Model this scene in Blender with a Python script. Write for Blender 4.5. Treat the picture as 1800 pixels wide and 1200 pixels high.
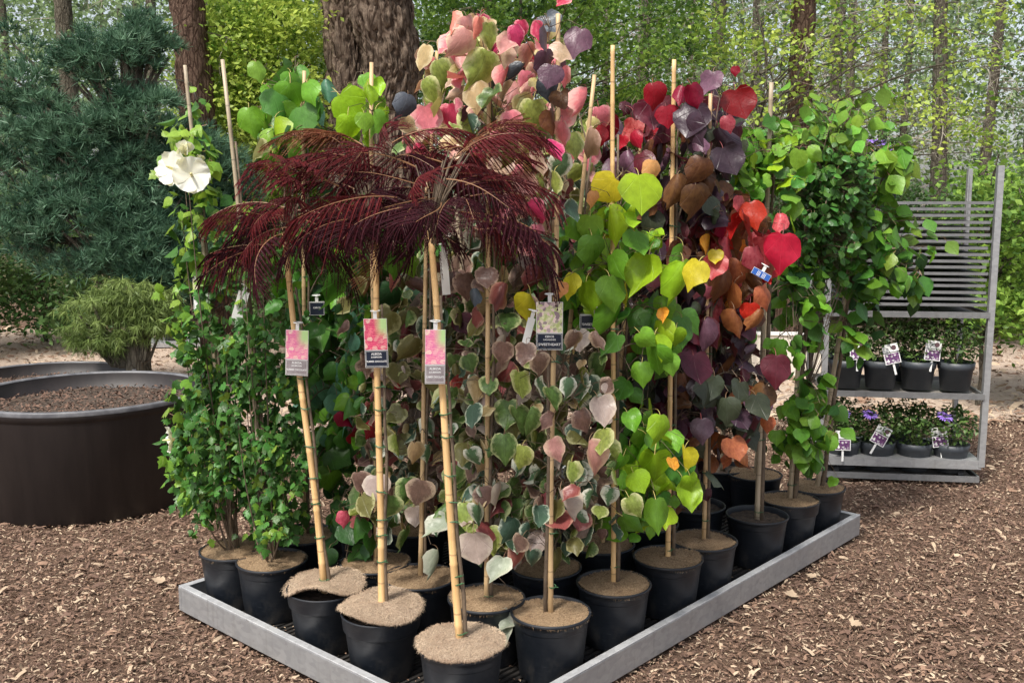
import bpy, math, random
import numpy as np
from mathutils import Vector, Matrix, Euler, noise

random.seed(7); RG = np.random.default_rng(7)
for o in list(bpy.data.objects): bpy.data.objects.remove(o)
SC = bpy.context.scene; COL = SC.collection
R = math.radians

# ------------------------------------------------ camera, sky, sun, exposure
CF = 1750.0; PITCH = R(8.0); CZ = 1.64
cam = bpy.data.cameras.new('camera'); camo = bpy.data.objects.new('camera', cam); COL.objects.link(camo)
cam.sensor_width = 36; cam.lens = 36*CF/1800; cam.clip_end = 500; cam.clip_start = 0.05
camo.location = (0, 0, CZ); camo.rotation_euler = (R(90)-PITCH, 0, 0); SC.camera = camo

SUN_EL, SUN_AZ = R(58), R(-148)     # azimuth of the sun measured from +Y towards +X
W = bpy.data.worlds.new('World'); SC.world = W; W.use_nodes = True
wn = W.node_tree; wn.nodes.clear()
wo = wn.nodes.new('ShaderNodeOutputWorld'); bg = wn.nodes.new('ShaderNodeBackground')
sky = wn.nodes.new('ShaderNodeTexSky'); sky.sky_type = 'NISHITA'; sky.sun_disc = False
sky.sun_elevation = SUN_EL; sky.sun_rotation = SUN_AZ; sky.air_density = 1.0; sky.dust_density = 3.0
hs = wn.nodes.new('ShaderNodeHueSaturation'); hs.inputs['Saturation'].default_value = 0.42
hs.inputs['Value'].default_value = 1.25
wn.links.new(sky.outputs[0], hs.inputs['Color']); wn.links.new(hs.outputs[0], bg.inputs[0])
bg.inputs[1].default_value = 0.12; wn.links.new(bg.outputs[0], wo.inputs[0])
sl = bpy.data.lights.new('sun', 'SUN'); sl.energy = 3.5; sl.angle = R(9); sl.color = (1, .95, .87)
so = bpy.data.objects.new('sun', sl); COL.objects.link(so)
sd = Vector((math.sin(SUN_AZ)*math.cos(SUN_EL), math.cos(SUN_AZ)*math.cos(SUN_EL), math.sin(SUN_EL)))
so.rotation_euler = (-sd).to_track_quat('-Z', 'Y').to_euler()
SC.view_settings.view_transform = 'Standard'; SC.view_settings.look = 'None'
SC.view_settings.gamma = 1; SC.view_settings.use_curve_mapping = False
SC.view_settings.exposure = 0.52
SC.render.engine = 'CYCLES'; SC.cycles.transparent_max_bounces = 4
SC.cycles.max_bounces = 7; SC.cycles.diffuse_bounces = 4; SC.cycles.transmission_bounces = 4

# ------------------------------------------------ measuring helpers
_c, _s = math.cos(PITCH), math.sin(PITCH)
def ray(px, py):
    X = (px-900)/CF; Z = -(py-600)/CF
    return Vector((X, _c+Z*_s, -_s+Z*_c))
def G(px, py, z=0.0):
    v = ray(px, py); return Vector((0, 0, CZ)) + v*((z-CZ)/v.z)
def AT(px, py, Y):
    v = ray(px, py); return Vector((0, 0, CZ)) + v*(Y/v.y)
def PX(p):
    d = Vector(p)-Vector((0, 0, CZ)); y = d.y*_c-d.z*_s; z = d.y*_s+d.z*_c
    return 900+CF*d.x/y, 600-CF*z/y
def U(a, b): return random.uniform(a, b)

# ------------------------------------------------ object helpers
def link(name, data, parent=None, kind=None, loc=None):
    o = bpy.data.objects.new(name, data); COL.objects.link(o)
    if parent is not None: o.parent = parent
    if kind: o['kind'] = kind
    if loc is not None: o.location = loc
    return o
def thing(name, label, cat, loc=(0, 0, 0), rz=0, group=None, data=None):
    o = link(name, data, loc=loc); o.rotation_euler = (0, 0, rz); o['label'] = label; o['category'] = cat
    if group: o['group'] = group
    return o

class MB:
    def __init__(s): s.v = []; s.f = []; s.m = []
    def add(s, v, f, m=0):
        b = len(s.v); s.v += [tuple(p) for p in v]; s.f += [tuple(i+b for i in q) for q in f]; s.m += [m]*len(f)
    def box(s, c, d, m=0, rz=0, rot=None):
        x, y, z = d[0]/2, d[1]/2, d[2]/2
        M = rot if rot is not None else Matrix.Rotation(rz, 3, 'Z')
        vs = [Vector(c)+M@Vector((a*x, b*y, e*z)) for a in (-1, 1) for b in (-1, 1) for e in (-1, 1)]
        s.add(vs, [(0, 1, 3, 2), (4, 6, 7, 5), (0, 4, 5, 1), (2, 3, 7, 6), (0, 2, 6, 4), (1, 5, 7, 3)], m)
    def tube(s, pts, rad, seg=6, m=0, cap=True):
        pts = [Vector(p) for p in pts]; n = len(pts)
        if not hasattr(rad, '__len__'): rad = [rad]*n
        vs = []; up = Vector((0.13, 0.31, 1)).normalized()
        t0 = (pts[1]-pts[0]).normalized()
        a = t0.cross(up if abs(t0.dot(up)) < .95 else Vector((1, 0, 0))).normalized()
        for i in range(n):
            t = (pts[min(i+1, n-1)]-pts[max(i-1, 0)]).normalized()
            a = (a-t*a.dot(t)).normalized(); b = t.cross(a)
            for k in range(seg):
                w = 2*math.pi*k/seg; vs.append(pts[i]+(a*math.cos(w)+b*math.sin(w))*rad[i])
        fs = [(i*seg+k, i*seg+(k+1) % seg, (i+1)*seg+(k+1) % seg, (i+1)*seg+k) for i in range(n-1) for k in range(seg)]
        if cap: fs += [tuple(range(seg-1, -1, -1)), tuple((n-1)*seg+k for k in range(seg))]
        s.add(vs, fs, m)
    def lathe(s, prof, seg=32, m=0, c=(0, 0, 0)):
        vs = []; n = len(prof)
        for r, z in prof:
            for k in range(seg):
                w = 2*math.pi*k/seg; vs.append((c[0]+r*math.cos(w), c[1]+r*math.sin(w), c[2]+z))
        s.add(vs, [(i*seg+k, i*seg+(k+1) % seg, (i+1)*seg+(k+1) % seg, (i+1)*seg+k) for i in range(n-1) for k in range(seg)], m)
    def mesh(s, name, mats, smooth=False):
        me = bpy.data.meshes.new(name); me.from_pydata(s.v, [], s.f)
        for mt in (mats if isinstance(mats, (list, tuple)) else [mats]): me.materials.append(mt)
        me.polygons.foreach_set('material_index', s.m)
        if smooth: me.polygons.foreach_set('use_smooth', [True]*len(s.f))
        me.update(); return me
    def build(s, name, mats, parent=None, smooth=False, kind=None):
        return link(name, s.mesh(name, mats, smooth), parent, kind)

def bulk(name, V, F, mats, rnd=None, smooth=False, co=None, midx=None):
    """V (n,3) F (m,k) numpy -> mesh; rnd per-vertex float; co per-vertex (n,3)"""
    me = bpy.data.meshes.new(name); n, m, k = len(V), len(F), F.shape[1]
    me.vertices.add(n); me.vertices.foreach_set('co', np.asarray(V, np.float32).ravel())
    me.loops.add(m*k); me.loops.foreach_set('vertex_index', np.asarray(F, np.int32).ravel())
    me.polygons.add(m); me.polygons.foreach_set('loop_start', np.arange(m, dtype=np.int32)*k)
    me.polygons.foreach_set('loop_total', np.full(m, k, np.int32))
    for mt in (mats if isinstance(mats, (list, tuple)) else [mats]): me.materials.append(mt)
    if midx is not None: me.polygons.foreach_set('material_index', np.asarray(midx, np.int32))
    if smooth: me.polygons.foreach_set('use_smooth', np.ones(m, bool))
    me.update(calc_edges=True)
    if rnd is not None:
        at = me.attributes.new('rnd', 'FLOAT', 'POINT'); at.data.foreach_set('value', np.asarray(rnd, np.float32))
    if co is not None:
        at = me.attributes.new('leafco', 'FLOAT_VECTOR', 'POINT'); at.data.foreach_set('vector', np.asarray(co, np.float32).ravel())
    return me

# ------------------------------------------------ materials
class NT:
    def __init__(s, name):
        s.mat = bpy.data.materials.new(name); s.mat.use_nodes = True; s.t = s.mat.node_tree
        s.b = s.t.nodes['Principled BSDF']; s.out = s.t.nodes['Material Output']
    def n(s, ty, ins=None, **kw):
        q = s.t.nodes.new('ShaderNode'+ty)
        for k, v in kw.items(): setattr(q, k, v)
        for k, v in (ins or {}).items():
            if isinstance(v, bpy.types.NodeSocket): s.t.links.new(v, q.inputs[k])
            else: q.inputs[k].default_value = v
        return q
    def m(s, op, a, b=0.0, c=None):
        d = {0: a, 1: b}
        if c is not None: d[2] = c
        return s.n('Math', d, operation=op).outputs[0]
    def mix(s, f, a, b, blend='MIX'):
        q = s.n('MixRGB', blend_type=blend)
        for i, v in ((0, f), (1, a), (2, b)):
            if isinstance(v, bpy.types.NodeSocket): s.t.links.new(v, q.inputs[i])
            else: q.inputs[i].default_value = v if i == 0 else (tuple(v)+(1,))[:4]
        return q.outputs[0]
    def mr(s, v, a, b, c=0.0, d=1.0):
        return s.n('MapRange', {0: v, 1: a, 2: b, 3: c, 4: d}, clamp=True).outputs[0]
    def set(s, **kw):
        for k, v in kw.items():
            k = k.replace('_', ' ')
            if isinstance(v, bpy.types.NodeSocket): s.t.links.new(v, s.b.inputs[k])
            else: s.b.inputs[k].default_value = v
    def bump(s, h, strength=.3, dist=.002):
        q = s.n('Bump', {'Strength': strength, 'Distance': dist, 'Height': h}); s.t.links.new(q.outputs[0], s.b.inputs['Normal']); return q
    def noise(s, vec, scale, detail=3, rough=.6):
        return s.n('TexNoise', {'Vector': vec, 'Scale': scale, 'Detail': detail, 'Roughness': rough}).outputs[0]
    def obj(s): return s.n('TexCoord').outputs['Object']

def simple(name, c, c2=None, scale=20, rough=.6, metal=0, bump=.0, bscale=60, stretch=None, bd=.002):
    t = NT(name); v = t.obj()
    if stretch: v = t.n('Mapping', {'Vector': v, 'Scale': stretch}).outputs[0]
    if c2: t.set(Base_Color=t.mix(t.mr(t.noise(v, scale, 4), .35, .65), c, c2))
    else: t.set(Base_Color=(*c, 1))
    t.set(Roughness=rough, Metallic=metal)
    if bump: t.bump(t.noise(v, bscale, 4), bump, bd)
    return t.mat

def leaf_mat(name, c, edge=None, vein=.6, back=None, trans=.32, rough=.38, hv=.011, vv=.38, mott=.15, e0=.62, e1=.8, c2=None):
    t = NT(name)
    at = t.n('Attribute', attribute_name='leafco').outputs['Vector']
    sp = t.n('SeparateXYZ', {0: at}); lx, lz, ed = sp.outputs
    rn = t.m('FRACT', t.m('ADD', t.n('ObjectInfo').outputs['Random'], t.n('Attribute', attribute_name='rnd').outputs['Fac']))
    off = t.n('CombineXYZ', {0: t.m('MULTIPLY', rn, 37.0), 1: lx, 2: lz}).outputs[0]
    nz = t.noise(off, 5.5, 4, .65)
    col = t.mix(t.mr(nz, .3, .7), tuple(x*(1-mott) for x in c), tuple(min(1, x*(1+mott)) for x in (c2 or c)))
    if edge:
        e = t.m('ADD', ed, t.m('MULTIPLY', t.m('SUBTRACT', t.noise(off, 7, 3), .5), .9))
        e = t.m('ADD', e, t.m('MULTIPLY', t.m('SUBTRACT', rn, .5), .25))
        col = t.mix(t.mr(e, e0-.12, e1+.12), col, edge)
    ang = t.m('ARCTAN2', lx, t.m('SUBTRACT', .0, lz))
    sn = t.m('ABSOLUTE', t.m('SINE', t.m('MULTIPLY', ang, 4.2)))
    vm = t.mr(sn, 0.0, .10, 1.0, 0.0)
    col = t.mix(t.m('MULTIPLY', vm, vein), col, tuple(min(1, x*1.5+.04) for x in c))
    h = t.n('HueSaturation', {'Hue': t.mr(rn, 0, 1, .5-hv, .5+hv), 'Value': t.mr(t.m('FRACT', t.m('MULTIPLY', rn, 7.3)), 0, 1, 1-vv, 1+vv), 'Color': col}).outputs[0]
    bk = back or tuple(min(1, x*.8+.03) for x in c)
    geo = t.n('NewGeometry').outputs['Backfacing']
    col = t.mix(t.m('MULTIPLY', geo, .6), h, bk)
    col = t.mix(t.m('MULTIPLY', t.mr(t.m('ADD', ed, t.m('MULTIPLY', t.m('SUBTRACT', t.noise(off, 4, 4, .8), .5), 1.5)), 1.2, 1.3), .6), col, tuple(x*.35+y for x, y in zip(c, (.10, .05, .02))))
    t.set(Base_Color=col, Roughness=rough); t.b.inputs['Specular IOR Level'].default_value = .35
    t.bump(t.m('ADD', t.m('MULTIPLY', vm, -1.0), t.m('MULTIPLY', t.noise(off, 7, 2), .7)), .45, .005)
    tr = t.n('BsdfTranslucent', {'Color': t.mix(1.0, col, (1.0, .95, .55), 'MULTIPLY')})
    ms = t.n('MixShader', {0: trans, 1: t.b.outputs[0], 2: tr.outputs[0]})
    t.t.links.new(ms.outputs[0], t.out.inputs[0]); return t.mat

def foliage_mat(name, c1, c2, trans=.35, rough=.5, c3=None):
    t = NT(name); rn = t.n('Attribute', attribute_name='rnd').outputs['Fac']
    col = t.mix(rn, c1, c2)
    if c3: col = t.mix(t.mr(t.noise(t.obj(), 1.3, 3), .48, .62), col, c3)
    t.set(Base_Color=col, Roughness=rough); t.b.inputs['Specular IOR Level'].default_value = .3
    tr = t.n('BsdfTranslucent', {'Color': col}); ms = t.n('MixShader', {0: trans, 1: t.b.outputs[0], 2: tr.outputs[0]})
    t.t.links.new(ms.outputs[0], t.out.inputs[0]); return t.mat

def bark_mat(name, c1, c2, sc=(9, 9, 2.2), k=.7, d=.03):
    t = NT(name); v = t.n('Mapping', {'Vector': t.obj(), 'Scale': sc}).outputs[0]
    vo = t.n('TexVoronoi', {'Vector': v, 'Scale': 2.0}, feature='DISTANCE_TO_EDGE').outputs[0]
    nz = t.noise(v, 5, 6, .7)
    f = t.m('MULTIPLY', t.mr(vo, 0, .18), t.mr(nz, .25, .7))
    t.set(Base_Color=t.mix(f, c1, c2), Roughness=.92); t.b.inputs['Specular IOR Level'].default_value = .1
    t.bump(f, k, d); return t.mat

M = {}
M['bark_big'] = bark_mat('furrowed pine bark', (.075, .05, .036), (.44, .335, .25), (7, 7, 2.0), .8, .04)
M['bark_red'] = bark_mat('reddish bark', (.06, .035, .025), (.25, .165, .12), (14, 14, 4))
M['bark_grey'] = bark_mat('grey bark', (.07, .06, .045), (.22, .195, .15), (12, 12, 4))
M['twig'] = simple('dead twig', (.36, .32, .26), (.16, .14, .11), 8, .9)
M['stemwood'] = simple('young stem bark', (.16, .115, .075), (.09, .065, .045), 40, .75, bump=.3)
M['stemgreen'] = simple('green stem', (.2, .2, .09), (.12, .13, .06), 30, .6)
M['petiole'] = simple('leaf stalk', (.22, .13, .07), None, rough=.5)
M['petiole_lime'] = simple('pale leaf stalk', (.5, .42, .13), None, rough=.5)
M['petiole_red'] = simple('red leaf stalk', (.25, .05, .05), None, rough=.5)
def bamboo(name, a, b, dk):
    t = NT(name); v = t.obj(); z = t.n('SeparateXYZ', {0: v}).outputs[2]
    fr = t.m('ABSOLUTE', t.m('SUBTRACT', t.m('FRACT', t.m('ADD', t.m('MULTIPLY', z, 5.2), t.m('MULTIPLY', t.n('ObjectInfo').outputs['Random'], 1.0))), .5))
    st = t.noise(t.n('Mapping', {'Vector': v, 'Scale': (90, 90, 3)}).outputs[0], 1.5, 4)
    bl = t.noise(v, 14, 4)
    c = t.mix(t.mr(st, .3, .7), a, b); c = t.mix(t.mr(bl, .58, .75, 0, .55), c, dk)
    c = t.mix(t.mr(fr, .0, .022, .75, 0), c, dk)
    t.set(Base_Color=c, Roughness=.5); t.bump(st, .2, .001); return t.mat
M['bamboo'] = bamboo('fresh bamboo', (.66, .40, .16), (.76, .52, .26), (.28, .16, .08))
M['bamboo_old'] = bamboo('weathered bamboo', (.34, .27, .18), (.46, .38, .27), (.14, .11, .08))
M['bamboo_mid'] = bamboo('tan bamboo', (.48, .32, .16), (.6, .43, .24), (.2, .13, .08))
M['tie'] = simple('green plant tie', (.05, .13, .06), None, rough=.5)

def pot_mat():
    t = NT('black plastic pot'); v = t.obj()
    n1 = t.noise(v, 9, 5, .7); n2 = t.noise(t.n('Mapping', {'Vector': v, 'Scale': (1, 1, 6)}).outputs[0], 25, 3)
    z = t.n('SeparateXYZ', {0: v}).outputs[2]
    dirt = t.m('MULTIPLY', t.mr(n1, .5, .75), t.mr(z, .0, .12, 1.0, .15))
    c = t.mix(t.mr(n2, .3, .8, 0, .5), (.008, .011, .017), (.02, .024, .03)); c = t.mix(t.m('MULTIPLY', dirt, .6), c, (.15, .13, .105))
    sc = t.mr(t.noise(t.n('Mapping', {'Vector': v, 'Scale': (1, 1, 14), 'Rotation': (.5, .3, 0)}).outputs[0], 38, 2, .4), .70, .74, 0, .35); c = t.mix(sc, c, (.12, .12, .125))
    t.set(Base_Color=c, Roughness=t.mr(n1, .3, .7, .34, .6)); t.bump(n2, .12, .001); return t.mat
M['pot'] = pot_mat()
M['pot_grey'] = simple('grey plastic pot', (.035, .042, .052), (.055, .062, .07), 12, .5)
M['soil'] = simple('potting soil', (.035, .024, .017), (.10, .07, .05), 60, .95, bump=1, bscale=90, bd=.01)
def coir_mat(nm, a, b, k):
    t = NT(nm); v = t.obj(); n1 = t.noise(v, 190, 6, .85); n2 = t.noise(v, 26, 6, .75)
    c = t.mix(t.mr(n1, .38, .62), a, b); c = t.mix(t.mr(n2, .56, .72, 0, k), c, (.075, .045, .03))
    t.set(Base_Color=c, Roughness=.95); t.b.inputs['Specular IOR Level'].default_value = .1; t.bump(n1, .9, .006); return t.mat
M['coir'] = coir_mat('coir mat', (.13, .08, .045), (.43, .31, .19), .9)
M['coir_pale'] = coir_mat('pale coir mat', (.17, .115, .08), (.52, .41, .30), .6)
M['coirfib'] = simple('coir fibre', (.5, .36, .22), (.32, .2, .11), 9, .9)
M['coirfib_pale'] = simple('pale coir fibre', (.62, .48, .34), (.36, .25, .17), 9, .9)
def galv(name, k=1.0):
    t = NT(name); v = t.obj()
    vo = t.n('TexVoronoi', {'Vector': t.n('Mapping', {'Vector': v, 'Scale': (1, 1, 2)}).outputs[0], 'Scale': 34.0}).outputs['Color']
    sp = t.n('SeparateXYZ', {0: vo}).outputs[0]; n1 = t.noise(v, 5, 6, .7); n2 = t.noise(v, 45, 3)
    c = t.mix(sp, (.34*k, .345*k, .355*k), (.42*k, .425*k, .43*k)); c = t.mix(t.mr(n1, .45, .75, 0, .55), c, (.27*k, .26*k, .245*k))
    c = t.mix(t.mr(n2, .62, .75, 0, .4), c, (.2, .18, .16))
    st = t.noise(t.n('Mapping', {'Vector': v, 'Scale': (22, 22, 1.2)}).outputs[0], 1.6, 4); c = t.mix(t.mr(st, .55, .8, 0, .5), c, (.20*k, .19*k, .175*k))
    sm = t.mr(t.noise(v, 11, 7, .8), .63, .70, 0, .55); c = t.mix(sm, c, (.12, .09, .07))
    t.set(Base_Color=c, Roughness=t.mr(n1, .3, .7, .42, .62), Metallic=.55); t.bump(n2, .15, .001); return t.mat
M['galv'] = galv('galvanised steel'); M['galv_light'] = galv('worn steel edge with painted highlight', 1.6)  # flange copy made paler; highlight along the top edge is in the colour
M['galv_dull'] = galv('dull steel edge', .62)
M['deck'] = simple('black tray deck', (.012, .012, .013), (.04, .035, .03), 8, .6)
def planter_mat():
    t = NT('dark brown planter'); v = t.obj()
    st = t.noise(t.n('Mapping', {'Vector': v, 'Scale': (6, 6, 1)}).outputs[0], 2.5, 5); n = t.noise(v, 40, 3)
    t.set(Base_Color=t.mix(t.mr(st, .3, .7), (.010, .007, .007), (.022, .016, .015)), Roughness=.55); t.bump(n, .2, .002); return t.mat
M['planter'] = planter_mat()
M['rimgrey'] = simple('worn grey planter rim', (.16, .16, .17), (.08, .08, .09), 14, .5)
M['white'] = simple('white card', (.78, .78, .76), None, rough=.35)
M['navy'] = simple('dark navy print', (.012, .02, .04), None, rough=.3)
M['band_sheen'] = simple('dark print with painted sheen', (.22, .19, .2), (.3, .27, .28), 30, .25)  # dark label band again, its sheen painted in as grey
M['whiteink'] = simple('white lettering', (.85, .85, .85), None, rough=.4)
M['black'] = simple('black plastic', (.012, .012, .013), None, rough=.4)
M['blue'] = simple('blue print', (.03, .12, .45), None, rough=.4)
M['petal_white'] = leaf_mat('white petal', (.86, .86, .80), None, .05, (.8, .82, .74), .35, .5, 0, .04, .03)
M['petal_purple'] = simple('violet petal', (.30, .16, .62), (.38, .24, .72), 30, .5)
M['stamen'] = simple('pale yellow stamen', (.75, .68, .3), None, rough=.6)
M['needle'] = foliage_mat('pine needles', (.03, .085, .05), (.15, .27, .16), .15, .45)
M['needle2'] = foliage_mat('feathery needles', (.10, .16, .04), (.26, .34, .10), .3, .5)
M['oak'] = foliage_mat('bright oak leaves', (.11, .23, .03), (.62, .74, .14), .45, .45)
M['oak_mid'] = foliage_mat('mid green leaves', (.08, .19, .03), (.36, .54, .09), .38, .45, (.05, .11, .03))
M['far'] = foliage_mat('distant foliage', (.11, .19, .075), (.35, .47, .21), .4, .6, (.10, .14, .09))
M['bush'] = foliage_mat('understorey leaves', (.035, .075, .022), (.13, .22, .055), .28, .42, (.05, .12, .03))
def photo_mat(name, cols, scale, wave=False):
    t = NT(name); v = t.obj()
    n = t.noise(v, scale, 4, .7); vo = t.n('TexVoronoi', {'Vector': v, 'Scale': scale*1.6}).outputs['Color']
    s_ = t.n('SeparateXYZ', {0: vo}).outputs
    c = t.mix(t.mr(n, .42, .58), cols[0], cols[1]); c = t.mix(t.mr(s_[0], .55, .75), c, cols[2]); c = t.mix(t.mr(s_[1], .72, .9), c, cols[3])
    if wave:
        w = t.n('TexWave', {'Vector': v, 'Scale': scale*1.2, 'Distortion': 9.0, 'Detail': 3.0}, wave_type='RINGS').outputs['Fac']
        z = t.n('SeparateXYZ', {0: v}).outputs
        top = t.m('MULTIPLY', t.mr(z[2], .015, .05), t.mr(z[0], -.005, .02))
        c = t.mix(t.mr(w, .5, .9, 0, .55), c, cols[4]); c = t.mix(top, c, (.5, .72, .32))
    t.set(Base_Color=c, Roughness=.2); return t.mat
M['photo_red'] = photo_mat('pink blossom picture', [(.62, .08, .16), (.85, .22, .28), (.75, .1, .2), (.85, .6, .5), (.45, .02, .1)], 45, True)
M['photo_pale'] = photo_mat('pink blossom picture with painted glare', [(.8, .22, .4), (.95, .45, .5), (.85, .3, .4), (.95, .75, .6), (.7, .1, .35)], 45, True)  # paler copy of the blossom print; glare is put into the colours
M['photo_leaf'] = photo_mat('variegated leaf picture', [(.75, .72, .5), (.45, .52, .2), (.8, .62, .6), (.3, .22, .25)], 60)
M['photo_purple'] = photo_mat('dark purple flower picture', [(.08, .03, .1), (.2, .08, .2), (.12, .04, .14), (.8, .78, .78)], 60)

LEAFPAL = {
 'green': dict(c=(.07, .20, .03)), 'mid': dict(c=(.13, .31, .025)), 'dark': dict(c=(.035, .10, .028)),
 'lime': dict(c=(.31, .50, .022), trans=.42, vv=.2), 'yellow': dict(c=(.66, .58, .035), trans=.4, vv=.15),
 'limegreen': dict(c=(.22, .42, .05), trans=.4, vv=.2), 'bluegreen': dict(c=(.10, .26, .16), vv=.25),
 'apricot': dict(c=(.82, .40, .15), trans=.4, vv=.15), 'orange': dict(c=(.80, .24, .03), trans=.4, vv=.2, c2=(.85, .4, .05)),
 'scarlet': dict(c=(.50, .014, .022), trans=.4, vv=.2), 'crimson': dict(c=(.26, .006, .025), trans=.35, vv=.25),
 'redpink': dict(c=(.46, .035, .06), c2=(.55, .12, .13), trans=.35), 'burgundy': dict(c=(.085, .012, .022), trans=.22, back=(.18, .06, .07)),
 'purple': dict(c=(.042, .022, .033), trans=.12, back=(.17, .07, .08), rough=.35), 'plum': dict(c=(.10, .045, .07), trans=.18, c2=(.13, .06, .09)),
 'bronze': dict(c=(.12, .045, .025), c2=(.17, .075, .03), trans=.3), 'copper': dict(c=(.32, .085, .04), c2=(.40, .14, .055), trans=.35),
 'darkolive': dict(c=(.045, .055, .032), trans=.15, back=(.13, .08, .06), vv=.3), 'slate': dict(c=(.055, .065, .08), trans=.1, vv=.25),
 'pink': dict(c=(.72, .20, .24), edge=(.85, .45, .42), trans=.35, vv=.15), 'hotpink': dict(c=(.56, .045, .13), edge=(.8, .25, .32), trans=.35, vv=.15, e0=.75),
 'salmon': dict(c=(.72, .24, .18), edge=(.82, .5, .38), trans=.35, vv=.12), 'rose': dict(c=(.55, .27, .24), edge=(.8, .58, .42), trans=.3, vv=.12, e0=.5, e1=.9),
 'tan': dict(c=(.48, .34, .17), edge=(.68, .55, .34), trans=.3, vv=.12), 'tanpink': dict(c=(.44, .30, .2), edge=(.75, .52, .42), trans=.3, vv=.15, e0=.5),
 'cream': dict(c=(.56, .50, .20), edge=(.78, .66, .36), trans=.3, vv=.1), 'creamgreen': dict(c=(.26, .32, .07), edge=(.62, .62, .30), trans=.28, vv=.2, mott=.35),
 'vgreen': dict(c=(.09, .16, .04), edge=(.46, .50, .24), trans=.25, vv=.25, mott=.4, e0=.72, e1=.84),
 'whitegreen': dict(c=(.09, .17, .08), edge=(.74, .74, .62), trans=.25, vv=.15, e0=.5, e1=.62),
 'slategreen': dict(c=(.05, .095, .06), edge=(.5, .55, .42), trans=.15, vv=.2, e0=.8, e1=.88),
 'mauve': dict(c=(.17, .10, .08), edge=(.44, .32, .24), trans=.2, vv=.25, mott=.3, e0=.74, e1=.86),
 'mauveback': dict(c=(.38, .30, .26), edge=(.5, .42, .34), trans=.2, vv=.15, mott=.12, back=(.4, .32, .28)),
 'paleback': dict(c=(.36, .40, .30), edge=(.5, .5, .4), trans=.2, vv=.12, mott=.12), 'olive': dict(c=(.14, .13, .04), edge=(.42, .4, .2), trans=.25, vv=.25, e0=.78, e1=.86),
 'redmauve': dict(c=(.26, .07, .065), edge=(.45, .24, .18), trans=.25, e0=.8, e1=.9),
}
for k, d in LEAFPAL.items(): M['L_'+k] = leaf_mat(k+' leaf', **d)
PETI = {k: 'petiole' for k in LEAFPAL}
for k in ('lime', 'yellow', 'limegreen', 'apricot', 'mid', 'cream', 'creamgreen'): PETI[k] = 'petiole_lime'
for k in ('crimson', 'scarlet', 'redpink', 'burgundy', 'purple', 'hotpink', 'pink'): PETI[k] = 'petiole_red'
M['hib'] = leaf_mat('hibiscus leaf', (.055, .155, .028), None, .3, None, .3, .33, .012, .45)
M['hib_tip'] = leaf_mat('lit hibiscus tip leaf', (.22, .38, .05), None, .3, None, .38, .35, .02, .2)  # brighter leaves; light on the shoot tips is put into the colour
M['fresh'] = leaf_mat('fresh leaf', (.17, .33, .04), None, .3, None, .35, .33, .03, .3)
M['privet'] = leaf_mat('dark small leaf', (.06, .155, .03), None, .25, None, .25, .3, .02, .4)
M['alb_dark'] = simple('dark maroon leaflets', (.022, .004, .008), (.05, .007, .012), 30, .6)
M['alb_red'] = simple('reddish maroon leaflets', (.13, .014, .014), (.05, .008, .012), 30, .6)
M['alb_young'] = simple('bronze young leaflets', (.20, .09, .035), (.16, .035, .02), 20, .5)
for k_ in ('alb_dark', 'alb_red', 'alb_young'): M[k_].node_tree.nodes['Principled BSDF'].inputs['Specular IOR Level'].default_value = .15
M['rachis'] = simple('bronze frond stalk', (.26, .13, .06), None, rough=.5)

# ------------------------------------------------ ground, path
def ground_mat():
    t = NT('bark mulch ground'); v = t.obj()
    n1 = t.noise(v, 55, 5, .8); n2 = t.noise(v, 2.2, 4, .6); vo = t.n('TexVoronoi', {'Vector': t.n('Mapping', {'Vector': v, 'Scale': (1, 2.4, 1)}).outputs[0], 'Scale': 32.0}).outputs['Color']
    s_ = t.n('SeparateXYZ', {0: vo}).outputs[0]
    c = t.mix(t.mr(n1, .35, .65), (.05, .03, .02), (.20, .125, .085)); c = t.mix(t.m('MULTIPLY', s_, .5), c, (.30, .20, .145))
    c = t.mix(t.mr(n2, .45, .7, 0, .4), c, (.09, .055, .04))
    yy = t.n('SeparateXYZ', {0: v}).outputs[1]
    far = t.m('MULTIPLY', t.mr(t.m('ADD', yy, t.m('MULTIPLY', n2, 2.0)), 16.5, 20.0), .8)
    c = t.mix(far, c, (.10, .10, .045))
    t.set(Base_Color=c, Roughness=.95); t.b.inputs['Specular IOR Level'].default_value = .15; t.bump(n1, 1, .02); return t.mat
def path_mat():  # path colour paler and pinker than the mulch around it
    t = NT('pale mulch path'); v = t.obj(); n1 = t.noise(v, 40, 5, .8); n2 = t.noise(v, 3, 3)
    c = t.mix(t.mr(n1, .35, .65), (.40, .29, .22), (.62, .50, .40)); c = t.mix(t.mr(n2, .5, .75, 0, .5), c, (.36, .25, .19))
    t.set(Base_Color=c, Roughness=.95); t.bump(n1, 1, .02); return t.mat
M['ground'] = ground_mat(); M['path'] = path_mat()
mb = MB(); nx, ny = 80, 80
xs = [-150+300*i/nx for i in range(nx+1)]
def near_axis(n, a, b, c, d):   # finer spacing near the camera
    return list(np.concatenate([np.linspace(a, b, n//4, endpoint=False), np.linspace(b, c, n//2, endpoint=False), np.linspace(c, d, n//4+1)]))
xs = near_axis(160, -150, -4, 4, 150); ys = near_axis(160, -20, 1.5, 9, 220)
vs = [(x, y, (noise.noise(Vector((x*2.3, y*2.3, 0)))*.012 + noise.noise(Vector((x*9, y*9, 4)))*.006) - .004) for y in ys for x in xs]
NX = len(xs); fs = [(j*NX+i, j*NX+i+1, (j+1)*NX+i+1, (j+1)*NX+i) for j in range(len(ys)-1) for i in range(NX-1)]
mb.add(vs, fs); mb.build('ground', M['ground'], smooth=True, kind='structure')
mb = MB(); pts = []
N = 60
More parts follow.
